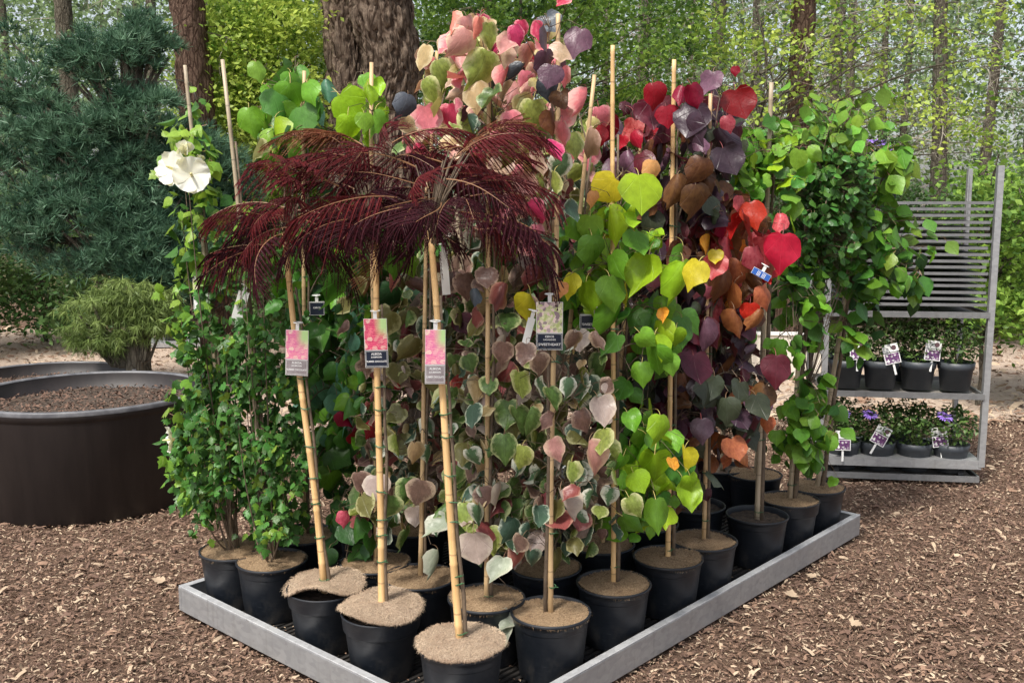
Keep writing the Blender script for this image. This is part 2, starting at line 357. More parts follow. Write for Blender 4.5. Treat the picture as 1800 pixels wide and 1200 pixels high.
for i in range(N+1):
    x = -16+34*i/N
    y0 = 7.0+.35*math.sin(x*.7)+.2*math.sin(x*2.1); y1 = 13.2+.4*math.sin(x*.5+1)
    pts.append([(x, y0+(y1-y0)*k/4, .022 if 0 < k < 4 else .004) for k in range(5)])
mb.add([p for r_ in pts for p in r_], [(i*5+k, (i+1)*5+k, (i+1)*5+k+1, i*5+k+1) for i in range(N) for k in range(4)])
mb.build('path', M['path'], smooth=True, kind='structure')

# tray geometry (measured): near corner, left corner, right corner of the rim
Tn = G(836, 1287, .12); TU = Vector((-.74365, .66857, 0)); TV = Vector((.66857, .74365, 0)); TLU, TLV = 1.65, 2.71
def T(u, v, z=0): return Vector((Tn.x, Tn.y, 0))+TU*u+TV*v+Vector((0, 0, z))
def in_tray(P, m=0.0):
    d = P[:, :2]-np.array([Tn.x, Tn.y]); u = d@np.array([TU.x, TU.y]); v = d@np.array([TV.x, TV.y])
    return (u > -m) & (u < TLU+m) & (v > -m) & (v < TLV+m)

def chips(n, x0, x1, y0, y1, lmin, lmax, name, mats, zbase=.002, pale=.19, keep=None):
    P = np.stack([RG.uniform(x0, x1, n), y0+(y1-y0)*RG.random(n)**1.25, RG.uniform(0, .014, n)+zbase], 1)
    P = P[~in_tray(P, -.01)]
    if keep is not None: P = P[keep(P)]
    n = len(P); L = RG.uniform(lmin, lmax, n)*(1+1.2*(RG.random(n) < .08)); Wd = L*RG.uniform(.10, .42, n)
    a = RG.uniform(0, 2*np.pi, n); tl = RG.normal(0, .28, n); rl = RG.normal(0, .5, n)
    ax = np.stack([np.cos(a)*np.cos(tl), np.sin(a)*np.cos(tl), np.sin(tl)], 1)
    sd_ = np.stack([-np.sin(a)*np.cos(rl), np.cos(a)*np.cos(rl), np.sin(rl)], 1)
    up = np.cross(ax, sd_); h = (L*.12)[:, None]
    A = P-ax*(L/2)[:, None]; B = P+ax*(L/2)[:, None]; s2 = sd_*(Wd/2)[:, None]
    jit = RG.uniform(.35, 1, (n, 1))
    V = np.stack([A-s2*jit, A+s2, P+s2+up*h, B+s2*RG.uniform(.2, 1, (n, 1)), B-s2, P-s2+up*h], 1).reshape(-1, 3)
    V[:, 2] = np.maximum(V[:, 2], .001)
    b = np.arange(n)[:, None]*6
    F = np.concatenate([b+np.array([0, 1, 2, 5]), b+np.array([5, 2, 3, 4])])
    mi = np.tile((RG.random(n)[:, None] < np.array([pale, pale+.35, 1.0])[None, :]).argmax(1), 2)
    me = bulk(name, V, F, mats, midx=mi); return me
M['chip1'] = simple('pale wood chip', (.52, .40, .28), (.34, .25, .17), 6, .85)
M['chip2'] = simple('brown wood chip', (.29, .18, .12), (.18, .11, .075), 6, .9)
M['chip3'] = simple('dark bark chip', (.105, .062, .044), (.17, .10, .07), 6, .9)
link('wood_chips', chips(300000, -3.4, 4.2, 1.9, 7.4, .007, .023, 'wood_chips', [M['chip1'], M['chip2'], M['chip3']]), kind='stuff')
link('pale_wood_chips', chips(14000, -7, 7, 7.2, 13, .03, .08, 'pale_wood_chips', [M['chip1'], M['chip1'], M['chip2']], .02), kind='stuff')

# ------------------------------------------------ leaf meshes
def heart(var, asp=1.0, tip=.0):
    """blade hangs along -Z from the stalk at the origin, upper side towards -Y"""
    lo = .055+.02*(var % 3)
    out = [(.0, .0), (.18, lo), (.38, lo-.035), (.535, -.12), (.59, -.33), (.545, -.54), (.415, -.72), (.20, -.865), (.0, -1.0-tip)]
    rnd = random.Random(var*17+3)
    mid = [0, -.06, -.16, -.28, -.42, -.56, -.70, -.85, -1.0-tip]
    fold = [.10, .45, -.18, .22, .75, .12, .32, 1.15, .9, -.5][var % 10]; curl = [.2, .65, -.3, .45, .25, -.5, .9, .5, 1.3, -.9][var % 10]; wave = [.03, .05, .07, .06, .04, .08, .05, .07, .05, .11][var % 10]
    V = []; C = []
    def put(x, z, e):
        ax = abs(x)
        y = fold*ax*.9 + curl*(z*z)*.5 + wave*math.sin(z*9+var+(2 if x > 0 else 0))*e - .25*(.12 if e < .5 else 0)*0
        y -= .10*math.sin(min(ax/.55, 1)*math.pi)*.5
        tw_ = (.5 if var > 5 else .18)*z*(1 if var % 2 else -1); xx = x*asp*(1-.25*abs(fold)); V.append((xx*math.cos(tw_)-y*math.sin(tw_), xx*math.sin(tw_)+y*math.cos(tw_), z)); C.append((x, z, e))
    for z in mid: put(0, z, 0.05)
    F = []
    for sgn in (1, -1):
        inn = []; o_ = []
        for k in range(1, 8):
            x, z = out[k]; x2 = x*(1+rnd.uniform(-.07, .07))*(1-.06*sgn*((var % 3)-1))
            inn.append(len(V)); put(sgn*x2*.58, z*.58+mid[k]*.42, .5)
            o_.append(len(V)); put(sgn*x2, z, 1)
        ring_i = [0]+inn+[8]; ring_o = [0]+o_+[8]
        for k in range(8):
            q = [k, k+1, ring_i[k+1], ring_i[k]]; q = list(dict.fromkeys(q))
            p = [ring_i[k], ring_i[k+1], ring_o[k+1], ring_o[k]]; p = list(dict.fromkeys(p))
            for r_ in (q, p):
                if len(r_) >= 3: F.append(tuple(r_ if sgn > 0 else r_[::-1]))
    # petiole: thin three-sided strip curving up and back
    base = len(V); pl = .55; npt = 4
    for i in range(npt):
        s_ = i/(npt-1); c = Vector((.06*math.sin(var)*s_, .42*s_*s_*pl+.02*s_, pl*s_*.8*(1-.3*s_))); r_ = .014
        for k in range(3):
            w = 2*math.pi*k/3; V.append((c.x+r_*math.cos(w), c.y+r_*math.sin(w), c.z)); C.append((0.3, -.3, 0))
    nb = len(F)
    for i in range(npt-1):
        for k in range(3): F.append((base+i*3+k, base+i*3+(k+1) % 3, base+(i+1)*3+(k+1) % 3, base+(i+1)*3+k))
    return V, F, C, nb
def ovate(var, asp=.5, lobes=0):
    prof = [(.0, 0), (.30, -.18), (.42, -.38), (.33, -.62), (.16, -.82), (0, -1.0)]
    if lobes: prof = [(.0, 0), (.30, -.10), (.52, -.36), (.27, -.42), (.36, -.60), (.16, -.72), (0, -1.0)]
    V = []; C = []; F = []; cu = [.15, .4, -.1, .6][var % 4]; fo = [.35, .1, .5, .2][var % 4]; n = len(prof)
    for x, z in prof: V.append((0, cu*z*z*.5, z)); C.append((0, z, 0))
    for sgn in (1, -1):
        ring = [0]
        for x, z in prof[1:-1]:
            ring.append(len(V)); V.append((sgn*x*asp*2, fo*x+cu*z*z*.5, z)); C.append((sgn*x, z, 1))
        ring.append(n-1)
        for k in range(n-1):
            q = list(dict.fromkeys([k, k+1, ring[k+1], ring[k]]))
            if len(q) >= 3: F.append(tuple(q if sgn > 0 else q[::-1]))
    base = len(V)
    for p in ((-.02, 0, 0), (.02, 0, 0), (.015, .12, .28), (-.015, .12, .28)): V.append(p); C.append((.3, -.3, 0))
    nb = len(F); F.append((base, base+1, base+2, base+3))
    return V, F, C, nb
SHAPES = {}
for i in range(10): SHAPES['heart%d' % i] = heart(i, [1, .95, 1.03, .88, .85, .97, .92, .9, .9, .95][i], [.04, .1, 0, .1, .14, .05, .08, .12, .1, .06][i])
for i in range(4): SHAPES['ovate%d' % i] = ovate(i, .5)
for i in range(4): SHAPES['lobed%d' % i] = ovate(i, .5, 1)
for i in range(4): SHAPES['small%d' % i] = ovate(i, .36)
_lm = {}
def leaf_mesh(shape, mat, pet):
    key = (shape, mat, pet)
    if key not in _lm:
        V, F, C, nb = SHAPES[shape]; me = bpy.data.meshes.new('leaf'); me.from_pydata(V, [], F)
        me.materials.append(M[mat]); me.materials.append(M[pet])
        me.polygons.foreach_set('material_index', [0 if i < nb else 1 for i in range(len(F))])
        me.polygons.foreach_set('use_smooth', [True]*len(F)); me.update()
        at = me.attributes.new('leafco', 'FLOAT_VECTOR', 'POINT'); at.data.foreach_set('vector', np.array(C, np.float32).ravel())
        _lm[key] = me
    return _lm[key]
def leaf_rot(az, droop, roll):
    # az: direction (angle in XY) the upper side faces; droop 0 = hanging flat to that side, positive tips the face upward
    face = Matrix.Rotation(az+math.pi/2, 3, 'Z')
    return face @ Matrix.Rotation(-droop, 3, 'X') @ Matrix.Rotation(roll, 3, 'Y')
def place_leaves(root, items, limit=300, stuffname='foliage'):
    """items: (world pos, size, az, droop, roll, shape, mat, pet). The 300 nearest the camera become parts, the rest one mesh"""
    inv = root.matrix_basis.inverted(); items = sorted(items, key=lambda t: t[0][1])
    for (p, s, az, dr, ro, sh, mt, pe) in items[:limit]:
        o = bpy.data.objects.new('leaf', leaf_mesh(sh, mt, pe)); COL.objects.link(o); o.parent = root
        o.matrix_basis = inv @ Matrix.Translation(p) @ leaf_rot(az, dr, ro).to_4x4() @ Matrix.Scale(s, 4)
    rest = items[limit:]
    if rest:
        V = []; F = []; C = []; Rn = []; mi = []; mats = []; b = 0
        for (p, s, az, dr, ro, sh, mt, pe) in rest:
            sv, sf, sc, nb = SHAPES[sh]; m3 = np.array(leaf_rot(az, dr, ro))*s
            w = np.array(sv)@m3.T+np.array(p)-np.array(root.location); V.append(w); C.append(sc); Rn.append(np.full(len(sv), random.random()))
            if mt not in mats: mats.append(mt)
            k = mats.index(mt)
            for f in sf: F.append(tuple(i+b for i in f)); mi.append(k)
            b += len(sv)
        me = bpy.data.meshes.new(stuffname); me.from_pydata(np.concatenate(V).tolist(), [], F)
        for q in mats: me.materials.append(M[q])
        me.polygons.foreach_set('material_index', mi); me.polygons.foreach_set('use_smooth', [True]*len(F)); me.update()
        at = me.attributes.new('leafco', 'FLOAT_VECTOR', 'POINT'); at.data.foreach_set('vector', np.concatenate(C).astype(np.float32).ravel())
        at = me.attributes.new('rnd', 'FLOAT', 'POINT'); at.data.foreach_set('value', np.concatenate(Rn).astype(np.float32))
        link(stuffname, me, root, 'stuff')

# ------------------------------------------------ background woods
def rand_frames(n, up=.4):
    nrm = RG.normal(size=(n, 3)); nrm[:, 2] = np.abs(nrm[:, 2])+up; nrm /= np.linalg.norm(nrm, axis=1)[:, None]
    a = RG.normal(size=(n, 3)); a -= nrm*(a*nrm).sum(1)[:, None]; a /= np.linalg.norm(a, axis=1)[:, None]
    return nrm, a, np.cross(nrm, a)
def leaf_cloud(P, size, up=.4, asp=.6):
    n = len(P); nr, a, b = rand_frames(n, up); L = size*RG.uniform(.6, 1.3, n)
    L = L[:, None]; V = np.stack([P-a*L*.5, P+b*L*asp*.5+nr*L*.1, P+a*L*.5, P-b*L*asp*.5+nr*L*.1], 1).reshape(-1, 3)
    F = np.arange(n*4).reshape(n, 4); return V, F
def clumped(n_clusters, per, sampler, spread, flat=.5):
    C = np.array([sampler() for _ in range(n_clusters)]); k = RG.integers(int(per*.4), int(per*1.6), n_clusters)
    P = np.repeat(C, k, 0); d = RG.normal(size=P.shape)*np.array([spread, spread, spread*flat])
    crnd = np.repeat(RG.random(n_clusters), k); return P+d, crnd, C
def make_crown(P, crnd, size, mat, root, up=.4, asp=.6, name='crown'):
    loc = np.array(root.location); V, F = leaf_cloud(P-loc, size, up, asp)
    r = np.clip(np.repeat(.55*RG.random(len(P))+.6*crnd**1.5-.05, 4), 0, 1)
    me = bulk(name, V, F, mat, rnd=r); o = link(name, me, root)
    return o
def trunk_tube(pts, rad, seg, rows, amp, fx=4.0, fz=1.6, seed=0):
    """closed furrowed trunk: displaced tube"""
    pts = [Vector(p) for p in pts]; mbx = MB(); n = len(pts)
    def at(t):
        x = t*(n-1); i = min(int(x), n-2); f = x-i
        g = lambda j: pts[max(0, min(n-1, j))]
        a, b, c, d = g(i-1), g(i), g(i+1), g(i+2)
        p = .5*((2*b)+(c-a)*f+(2*a-5*b+4*c-d)*f*f+(3*b-a-3*c+d)*f**3)
        r = rad[i]*(1-f)+rad[i+1]*f; return p, r
    vs = []
    for j in range(rows+1):
        p, r = at(j/rows)
        for k in range(seg):
            w = 2*math.pi*k/seg; cx, cy = math.cos(w), math.sin(w)
            if amp:
                q = Vector((cx*fx+seed, cy*fx, p.z*fz)); q += Vector((noise.noise(q*1.7), noise.noise(q*1.7+Vector((9, 0, 0))), 0))*.35
                dd, _ = noise.voronoi(q*1.5); e = min(1, (dd[1]-dd[0])*2.6)
                h = amp*(e-.5)*2 + amp*1.5*noise.noise(Vector((cx*1.2+seed, cy*1.2, p.z*.7))) + amp*.35*noise.noise(q*7)
            else: h = 0
            vs.append((p.x+cx*(r+h), p.y+cy*(r+h), p.z))
    mbx.add(vs, [(j*seg+k, j*seg+(k+1) % seg, (j+1)*seg+(k+1) % seg, (j+1)*seg+k) for j in range(rows) for k in range(seg)])
    return mbx
def rel(pts, root): return [Vector(p)-root.location for p in pts]
def twigs(mbx, origin, direction, length, r0, depth=2, droop=.25, seg=3, kids=5):
    pts = [Vector(origin)]; d = Vector(direction).normalized(); n = 5
    for i in range(n):
        d = (d+Vector((U(-.22, .22), U(-.22, .22), U(-.2, .16)-droop*.25))).normalized(); pts.append(pts[-1]+d*length/n)
    mbx.tube(pts, [r0*(1-.8*i/n) for i in range(n+1)], seg, cap=False)
    if depth > 0:
        for _ in range(kids):
            i = random.randint(1, n); dd = (d+Vector((U(-1, 1), U(-1, 1), U(-.6, .5)))).normalized()
            twigs(mbx, pts[i], dd, length*U(.3, .55), r0*.45, depth-1, droop, seg, kids)

# the big old double-stemmed pine
BY = 9.2
root = thing('pine_tree', 'huge old pine with two fused furrowed stems rising behind the potted trees', 'tree', (AT(655, 300, BY).x, BY, 0))
b0 = root.location.x
s1 = [(b0, BY, -.1), (b0-.03, BY, .8), AT(624, 205, BY+.1), AT(617, 100, BY+.15), AT(613, 0, BY+.2), AT(606, -200, BY+.3), AT(600, -700, BY+.4)]
s2 = [(b0+.1, BY-.1, -.1), (b0+.12, BY-.1, .8), AT(678, 205, BY-.08), AT(692, 120, BY-.1), AT(672, 40, BY-.1), AT(655, -40, BY-.1), AT(560, -250, BY-.2), AT(450, -640, BY-.5)]
o = trunk_tube(rel(s1, root), [.42, .34, .235, .21, .205, .20, .17], 110, 260, .027, 5.5, 2.4).build('trunk', M['bark_big'], root, True)
o = trunk_tube(rel(s2, root), [.40, .34, .235, .235, .27, .28, .25, .2], 110, 300, .032, 5.5, 2.4, 5).build('trunk', M['bark_big'], root, True)
mb = MB()
for i in range(9):
    t0 = AT(600+i*8, -260-i*45, BY); twigs(mb, t0-root.location, (U(-1, 1), U(-1, 1), .5), 2.6, .05, 2)
mb.build('branch', M['bark_grey'], root)
P, cr, _ = clumped(150, 60, lambda: (b0+U(-3.5, 3.5), BY+U(-2.5, 3.5), U(6.5, 10)), .3)
make_crown(P, cr, .09, M['bush'], root)

def tree(px, Yd, w_px, topz=9, lean=0.0, mat='bark_grey', label='', crown=None, dead=0, bend=0., tw=(.5, 1.3), amp=.008, group=None, kids=4, cz=(2, 8), crx=1.5):
    x = AT(px, 200, Yd).x; r = w_px/CF*Yd/2
    root = thing('tree', label, 'tree', (x, Yd, 0), 0, group)
    pts = [Vector((lean*(z-2)+bend*math.sin(z*.9), 0, z)) for z in np.linspace(-.1, topz, 10)]
    trunk_tube(pts, [r*(1.15-.5*i/9) for i in range(10)], 28, 120, amp, 4, 3, px).build('trunk', M[mat], root, True)
    if dead:
        mb = MB()
        for i in range(dead):
            z = U(1.4, 6.5); a = U(0, 2*math.pi); c = lean*(z-2)+bend*math.sin(z*.9)
            twigs(mb, (c, 0, z), (math.cos(a), math.sin(a), U(-.15, .3)), U(*tw), .013, 2, .3, 3, kids)
        mb.build('dead_branches', M['twig'], root, kind='stuff')
    if crown:
        nc, per, size, mt = crown
        P, cr, _ = clumped(nc, per, lambda: (x+random.gauss(0, crx), Yd+random.gauss(0, crx), U(*cz)), .22)
        make_crown(P, cr, size, M[mt], root)
    return root
tree(352, 8.9, 58, 8, -.055, 'bark_red', 'reddish pine trunk at left with leafy oak branches across it', (60, 60, .07, 'needle'), 12, cz=(4.2, 8), amp=.014)
tree(1403, 9.6, 40, 9, .012, 'bark_red', 'reddish straight trunk, thickest of the trees standing at right', (60, 50, .06, 'oak_mid'), 16, cz=(4.5, 8), amp=.012)
tree(857, 13, 34, 8, 0, 'bark_grey', 'dark mossy trunk showing just above the pink-leaved plants', (110, 60, .06, 'oak_mid'), 10, cz=(2.2, 7))
bgt = [(1256, 19, 25, 'grey trunk standing behind the tall bamboo cane of the purple plant', 0), (1466, 17, 19, 'thin grey trunk just right of the thick reddish trunk', .01),
       (1493, 20, 15, 'slender dark trunk, second to the right of the reddish trunk', -.01), (1125, 18, 20, 'thin trunk half hidden by oak leaves behind the crimson-leaved plant', .02),
       (1212, 24, 15, 'faint thin trunk left of the grey one in the wood', 0), (1325, 24, 12, 'faint thin trunk between two broader ones at right', -.01),
       (1551, 22, 12, 'pale thin trunk near the right end of the wood', 0), (1062, 25, 13, 'faint trunk in the gap between two tall bamboo canes', .01),
       (262, 17, 18, 'thin grey trunk in the gap above the dark pine', .05), (470, 18, 16, 'thin trunk seen through the bright oak leaves', 0),
       (800, 22, 14, 'faint far trunk right of the huge pine', 0), (1650, 15, 24, 'grey trunk farthest right, above the plant trolley', -.01),
       (1740, 20, 18, 'thin trunk at the far right edge of the wood', .01), (120, 14, 30, 'broad shaded trunk at the far left behind the dark pine', .02), (1590, 26, 12, 'faint thin trunk above the steel trolley', 0)]
for px, Yd, w, lab, ln in bgt:
    tree(px, Yd, w, 10, ln, 'bark_grey', lab, (34, 50, .075, 'far'), 38 if px > 1000 else 10, cz=(2.6, 8.5), tw=(.7, 1.9), group='trees of the wood behind', bend=U(-.05, .05))

# leafy oak at the left: fresh bright branches
def px_sampler(x0, x1, y0, y1, Y0, Y1):
    def f():
        p = AT(U(x0, x1), U(y0, y1), U(Y0, Y1)); return (p.x, p.y, max(.3, p.z))
    return f
def leafy(name, label, px, Yd, boxes, size, spread, mat, w=14, up=.4, group=None, cat='tree', trunkmat='bark_grey'):
    x = AT(px, 300, Yd).x; root = thing(name, label, cat, (x, Yd, 0), 0, group)
    allP = []; allR = []; cents = []
    for (x0, x1, y0, y1, Y0, Y1, nc, per) in boxes:
        P, cr, C = clumped(nc, per, px_sampler(x0, x1, y0, y1, Y0, Y1), spread); allP.append(P); allR.append(cr); cents.append(C)
    P = np.concatenate(allP); cr = np.concatenate(allR); C = np.concatenate(cents)
    ok = P[:, 2] > .05; P = P[ok]; cr = cr[ok]
    make_crown(P, cr, size, M[mat], root, up)
    top = max(2.0, float(np.percentile(C[:, 2], 75)))
    pts = [(U(-.05, .05)*z, U(-.05, .05)*z, z) for z in np.linspace(-.05, top, 7)]
    trunk_tube(pts, [w/CF*Yd/2*(1-.12*i) for i in range(7)], 12, 40, .006, 4, 3, px).build('trunk', M[trunkmat], root, True)
    mb = MB(); sel = C[RG.permutation(len(C))[:min(len(C), 46)]]
    for c in sel:
        c = Vector(c)-root.location; z0 = max(.3, min(top, c.z*.75)); a = Vector((0, 0, z0)); m = (a+c)/2+Vector((U(-.15, .15), U(-.15, .15), U(0, .25)))
        pt = [a*(1-t)**2+m*2*t*(1-t)+c*t*t for t in np.linspace(0, 1, 7)]; mb.tube([q+Vector((U(-.05, .05), U(-.05, .05), U(-.05, .05)))*(1 if 0 < i_ < 6 else 0) for i_, q in enumerate(pt)], [.012*(1-.8*t) for t in np.linspace(0, 1, 7)], 4, cap=False)
    mb.build('branch', M['bark_grey'], root); return root
leafy('oak_tree', 'fresh yellow-green oak foliage left of the huge pine trunk', 455, 10.4,
      [(345, 575, -20, 130, 9.5, 11, 120, 60), (340, 480, 60, 210, 9, 10, 75, 60), (430, 575, 120, 300, 9.5, 11, 95, 60), (400, 560, 250, 420, 10, 11, 60, 60), (300, 600, -700, -20, 9, 12, 90, 40), (345, 560, 0, 260, 8.9, 9.6, 130, 60)], .056, .12, 'oak')
leafy('oak_tree', 'mid-green oak branches filling the gap right of the huge pine trunk', 905, 11.5,
      [(735, 1060, -20, 90, 10.5, 13, 120, 55), (735, 800, 60, 210, 10.5, 12, 34, 55), (980, 1260, -30, 110, 10, 13, 90, 42), (1000, 1240, 100, 230, 11, 13, 34, 38), (700, 1300, -600, -20, 10, 13, 120, 50)], .066, .15, 'oak_mid')
leafy('young_oak', 'young oak with sparse lime sprays in front of the right-hand trunks', 1330, 9.0,
      [(1240, 1560, -20, 130, 8.5, 11, 50, 22), (1300, 1480, 60, 220, 8.5, 10, 34, 20), (1480, 1800, 0, 260, 9, 11, 60, 30), (1200, 1800, -400, -20, 9, 12, 70, 40)], .06, .11, 'oak', 8)
leafy('beech_tree', 'pale green leafy tree in the middle distance behind the red-leaved plants', 1150, 12.5,
      [(1030, 1250, 150, 330, 11.5, 14, 90, 55), (1060, 1260, 300, 420, 12, 14, 50, 55)], .08, .17, 'oak_mid', 14)
# understorey shrubs, each a thing
us = [(-120, 10.5), (60, 11.5), (180, 13.5), (470, 12.5), (560, 10.8), (700, 11.8), (840, 12.8), (980, 11.6), (1110, 13.6), (1240, 12.4), (1370, 13.4), (1500, 13.8), (1640, 13.0), (1780, 12), (1930, 11)]
usl = ['far left behind the dark pine', 'behind the large brown planter', 'between the dark pine and the oak', 'below the bright oak foliage', 'left of the huge pine trunk', 'at the foot of the huge pine', 'right of the huge pine trunk', 'behind the pink plant tops', 'behind the crimson plant', 'behind the purple-leaved plant', 'below the reddish straight trunk', 'behind the green standards at right', 'behind the steel trolley', 'right of the steel trolley', 'at the far right edge']
for (px, Yd), lb in zip(us, usl):
    leafy('shrub', 'dark evergreen shrub growing '+lb, px, Yd, [(px-110, px+110, 330, 560, Yd-.8, Yd+.8, 56, 75), (px-90, px+90, 470, 585, Yd-1, Yd, 20, 60)], .07, .17, 'bush', 8, .2, 'shrubs under the trees', 'shrub')
leafy('shrub', 'broad green shrub beside the mulch, just right of the steel trolley', 1745, 7.9, [(1670, 1850, 300, 620, 7.4, 8.6, 110, 70)], .06, .14, 'oak_mid', 8, .3, 'shrubs under the trees', 'shrub')
# far wood: one mass
P, cr, _ = clumped(5800, 36, lambda: (lambda Y: (U(-1, 1)*Y*.78, Y, abs(random.gauss(0, 1))*2.2+U(0, 1)*Y*.30))(U(24, 55)), .5, .6)
V, F = leaf_cloud(P, .17, .3, .7); me = bulk('far_wood', V, F, M['far'], rnd=np.repeat(.5*cr+.5*RG.random(len(P)), 4)); link('far_wood', me, None, 'stuff')
mb = MB()
for i in range(70):
    Y = U(26, 60); x = U(-.7, .7)*Y; r = U(.07, .16); l = U(-.3, .3)
    mb.tube([(x, Y, -.2), (x+l*.4, Y, 6), (x+l, Y, 16)], [r, r*.85, r*.5], 7, cap=False)
    for k in range(6): 
        z = U(1.5, 12); a = U(0, 6.28); twigs(mb, (x+l*z/16, Y, z), (math.cos(a), math.sin(a), .1), U(1.2, 3), .02, 1, .2, 3, 4)
mb.build('far_trunks', M['bark_grey'], kind='stuff')

# dark pine (needle tufts)
def tufts(P, D, length, nn=14, wid=.005):
    n = len(P); P = np.repeat(P, nn, 0); D = np.repeat(D, nn, 0); d = D*.9+RG.normal(size=P.shape)*.55; d /= np.linalg.norm(d, axis=1)[:, None]
    L = length*RG.uniform(.6, 1.15, (len(P), 1)); s = np.cross(d, RG.normal(size=P.shape)); s /= np.linalg.norm(s, axis=1)[:, None]
    V = np.stack([P-s*wid, P+s*wid, P+d*L], 1).reshape(-1, 3); return V, np.arange(len(V)).reshape(-1, 3)
def conifer(name, label, px, Yd, clumps, mat, tl, per, wid=.005, down=0, stem=True):
    x = AT(px, 400, Yd).x; root = thing(name, label, 'tree', (x, Yd, 0)); loc = np.array(root.location)
    Ps = []; Ds = []; Rs = []; mb = MB()
    for (cx, cy, rx, ry, dy, n) in clumps:
        c = np.array(AT(cx, cy, Yd+dy)); a = rx/CF*Yd; b = ry/CF*Yd
        k = max(4, int(n/per)); sub = RG.normal(size=(k, 3)); sub /= np.linalg.norm(sub, axis=1)[:, None]; sub *= RG.uniform(.6, 1, (k, 1)); sub[:, 1] = -np.abs(sub[:, 1])*.7+.15
        sc = c+sub*np.array([a, a*.8, b])
        q = RG.normal(size=(k, per, 3)); q /= np.linalg.norm(q, axis=2)[:, :, None]; q[:, :, 2] = np.abs(q[:, :, 2])*(1 if not down else -1)
        P = (sc[:, None, :]+q*np.array([.17, .17, .10])*RG.uniform(.5, 1, (k, per, 1))).reshape(-1, 3)
        Ps.append(P); d = q.reshape(-1, 3)+np.array([0, 0, .5 if not down else -.8]); Ds.append(d/np.linalg.norm(d, axis=1)[:, None]); Rs.append(np.repeat(RG.random(k), per))
        for s_ in sc[:12]:
            a0 = Vector((0, 0, max(.3, c[2]-.4))); p1 = Vector(s_-loc)+Vector((0, 0, -.05)); mb.tube([a0, (a0+p1)/2+Vector((0, 0, -.1)), p1], [.03, .018, .008], 4, cap=False)
    P = np.concatenate(Ps); D = np.concatenate(Ds); Rr = np.concatenate(Rs); nn = 14
    V, F = tufts(P-loc, D, tl, nn, wid); me = bulk('crown', V, F, M[mat], rnd=np.clip(np.repeat(np.repeat(Rr*.7+RG.random(len(P))*.3, nn), 3), 0, 1)); link('crown', me, root)
    mb.build('branch', M['bark_grey'], root)
    top = max(c[2] for c in [AT(a[0], a[1], Yd) for a in clumps])
    trunk_tube([(0, 0, z) for z in np.linspace(-.05, top, 6)], [.10-.014*i for i in range(6)], 12, 30, .006).build('trunk', M['bark_grey'], root, True)
    return root
conifer('pine_tree', 'dense dark blue-green pine with bushy layers at the left', 235, 8.0,
        [(255, 85, 45, 45, .2, 380), (390, 400, 60, 80, .6, 600), (380, 480, 60, 60, .6, 400), (190, 110, 80, 60, 0, 500), (250, 225, 75, 60, 0, 620), (330, 300, 75, 90, .3, 800), (240, 330, 80, 80, 0, 800), (330, 420, 85, 90, .3, 800),
         (250, 440, 85, 80, -.1, 1000), (300, 495, 80, 55, 0, 600), (140, 240, 110, 80, 0, 700), (140, 400, 120, 100, -.1, 1100), (30, 330, 120, 120, 0, 900), (30, 150, 100, 90, .2, 500), (400, 330, 50, 70, .5, 380)], 'needle', .10, 16, .0042)
conifer('feathery_conifer', 'low feathery yellow-green conifer under the dark pine', 225, 7.5,
        [(258, 552, 36, 40, 0, 380), (185, 548, 60, 62, 0, 560), (235, 515, 60, 36, 0, 420)], 'needle2', .09, 16, .0035, 1)

# ------------------------------------------------ big planters at the left, small trolley, pale panel
def planter(label, x, y, r, h, fill=True):
    root = thing('planter', label, 'planter', (x, y, 0))
    mb = MB(); mb.lathe([(r*.90, 0), (r*.93, .02), (r*.985, h*.9), (r*.99, h-.05), (r, h-.045), (r, h-.004), (r*.995, h), (r*.955, h), (r*.95, h-.01), (r*.94, h-.12), (0, h-.12)], 72)
    mb.build('body', M['planter'], root, True)
    mb = MB(); mb.lathe([(r*1.002, h-.02), (r*1.004, h-.002), (r*.999, h+.004), (r*.955, h+.004), (r*.95, h-.004)], 72); mb.build('rim', M['rimgrey'], root, True)
    mb = MB(); n = 26
    V = [(0, 0, h-.07)]
    for i in range(1, n+1):
        for k in range(60):
            a = 2*math.pi*k/60; rr = r*.94*i/n; V.append((rr*math.cos(a), rr*math.sin(a), h-.09+noise.noise(Vector((rr*math.cos(a)*9, rr*math.sin(a)*9, x)))*.02))
    F = [(0, 1+k, 1+(k+1) % 60) for k in range(60)]+[(1+(i-1)*60+k, 1+i*60+k, 1+i*60+(k+1) % 60, 1+(i-1)*60+(k+1) % 60) for i in range(1, n) for k in range(60)]
    mb.add(V, F); mb.build('bark_mulch', M['soil'], root, True)
    n = 1800; a = RG.uniform(0, 6.283, n); rr = r*.92*np.sqrt(RG.random(n)); P = np.stack([rr*np.cos(a), rr*np.sin(a), np.full(n, h-.085)+RG.uniform(0, .015, n)], 1)
    V, F = leaf_cloud(P, .026, .8, .4); link('bark_chips', bulk('bark_chips', V, F, [M['chip3']]), root, 'stuff')
    return root
planter('large round dark brown planter filled with bark mulch at left', -2.36, 5.45, .63, .60)
planter('dark planter with pale rim standing behind the large brown one', -3.42, 7.2, .62, .38)
c = AT(300, 601, 11.2); root = thing('plant_trolley', 'small grey trolley base with a dark pot on it, far left beyond the path', 'trolley', (c.x, 11.2, 0), R(6))
mb = MB(); mb.box((0, 0, c.z), (.75, .5, .05)); mb.build('platform', M['galv'], root)
for a in (-.3, .3):
    for b in (-.2, .2):
        mb = MB(); mb.lathe([(0, 0), (.03, .01), (.03, c.z-.03)], 10, c=(a, b, 0)); mb.build('foot', M['black'], root)
root2 = thing('flower_pot', 'small dark pot standing on the far grey trolley base', 'pot', (c.x+.03, 11.2, c.z+.026))
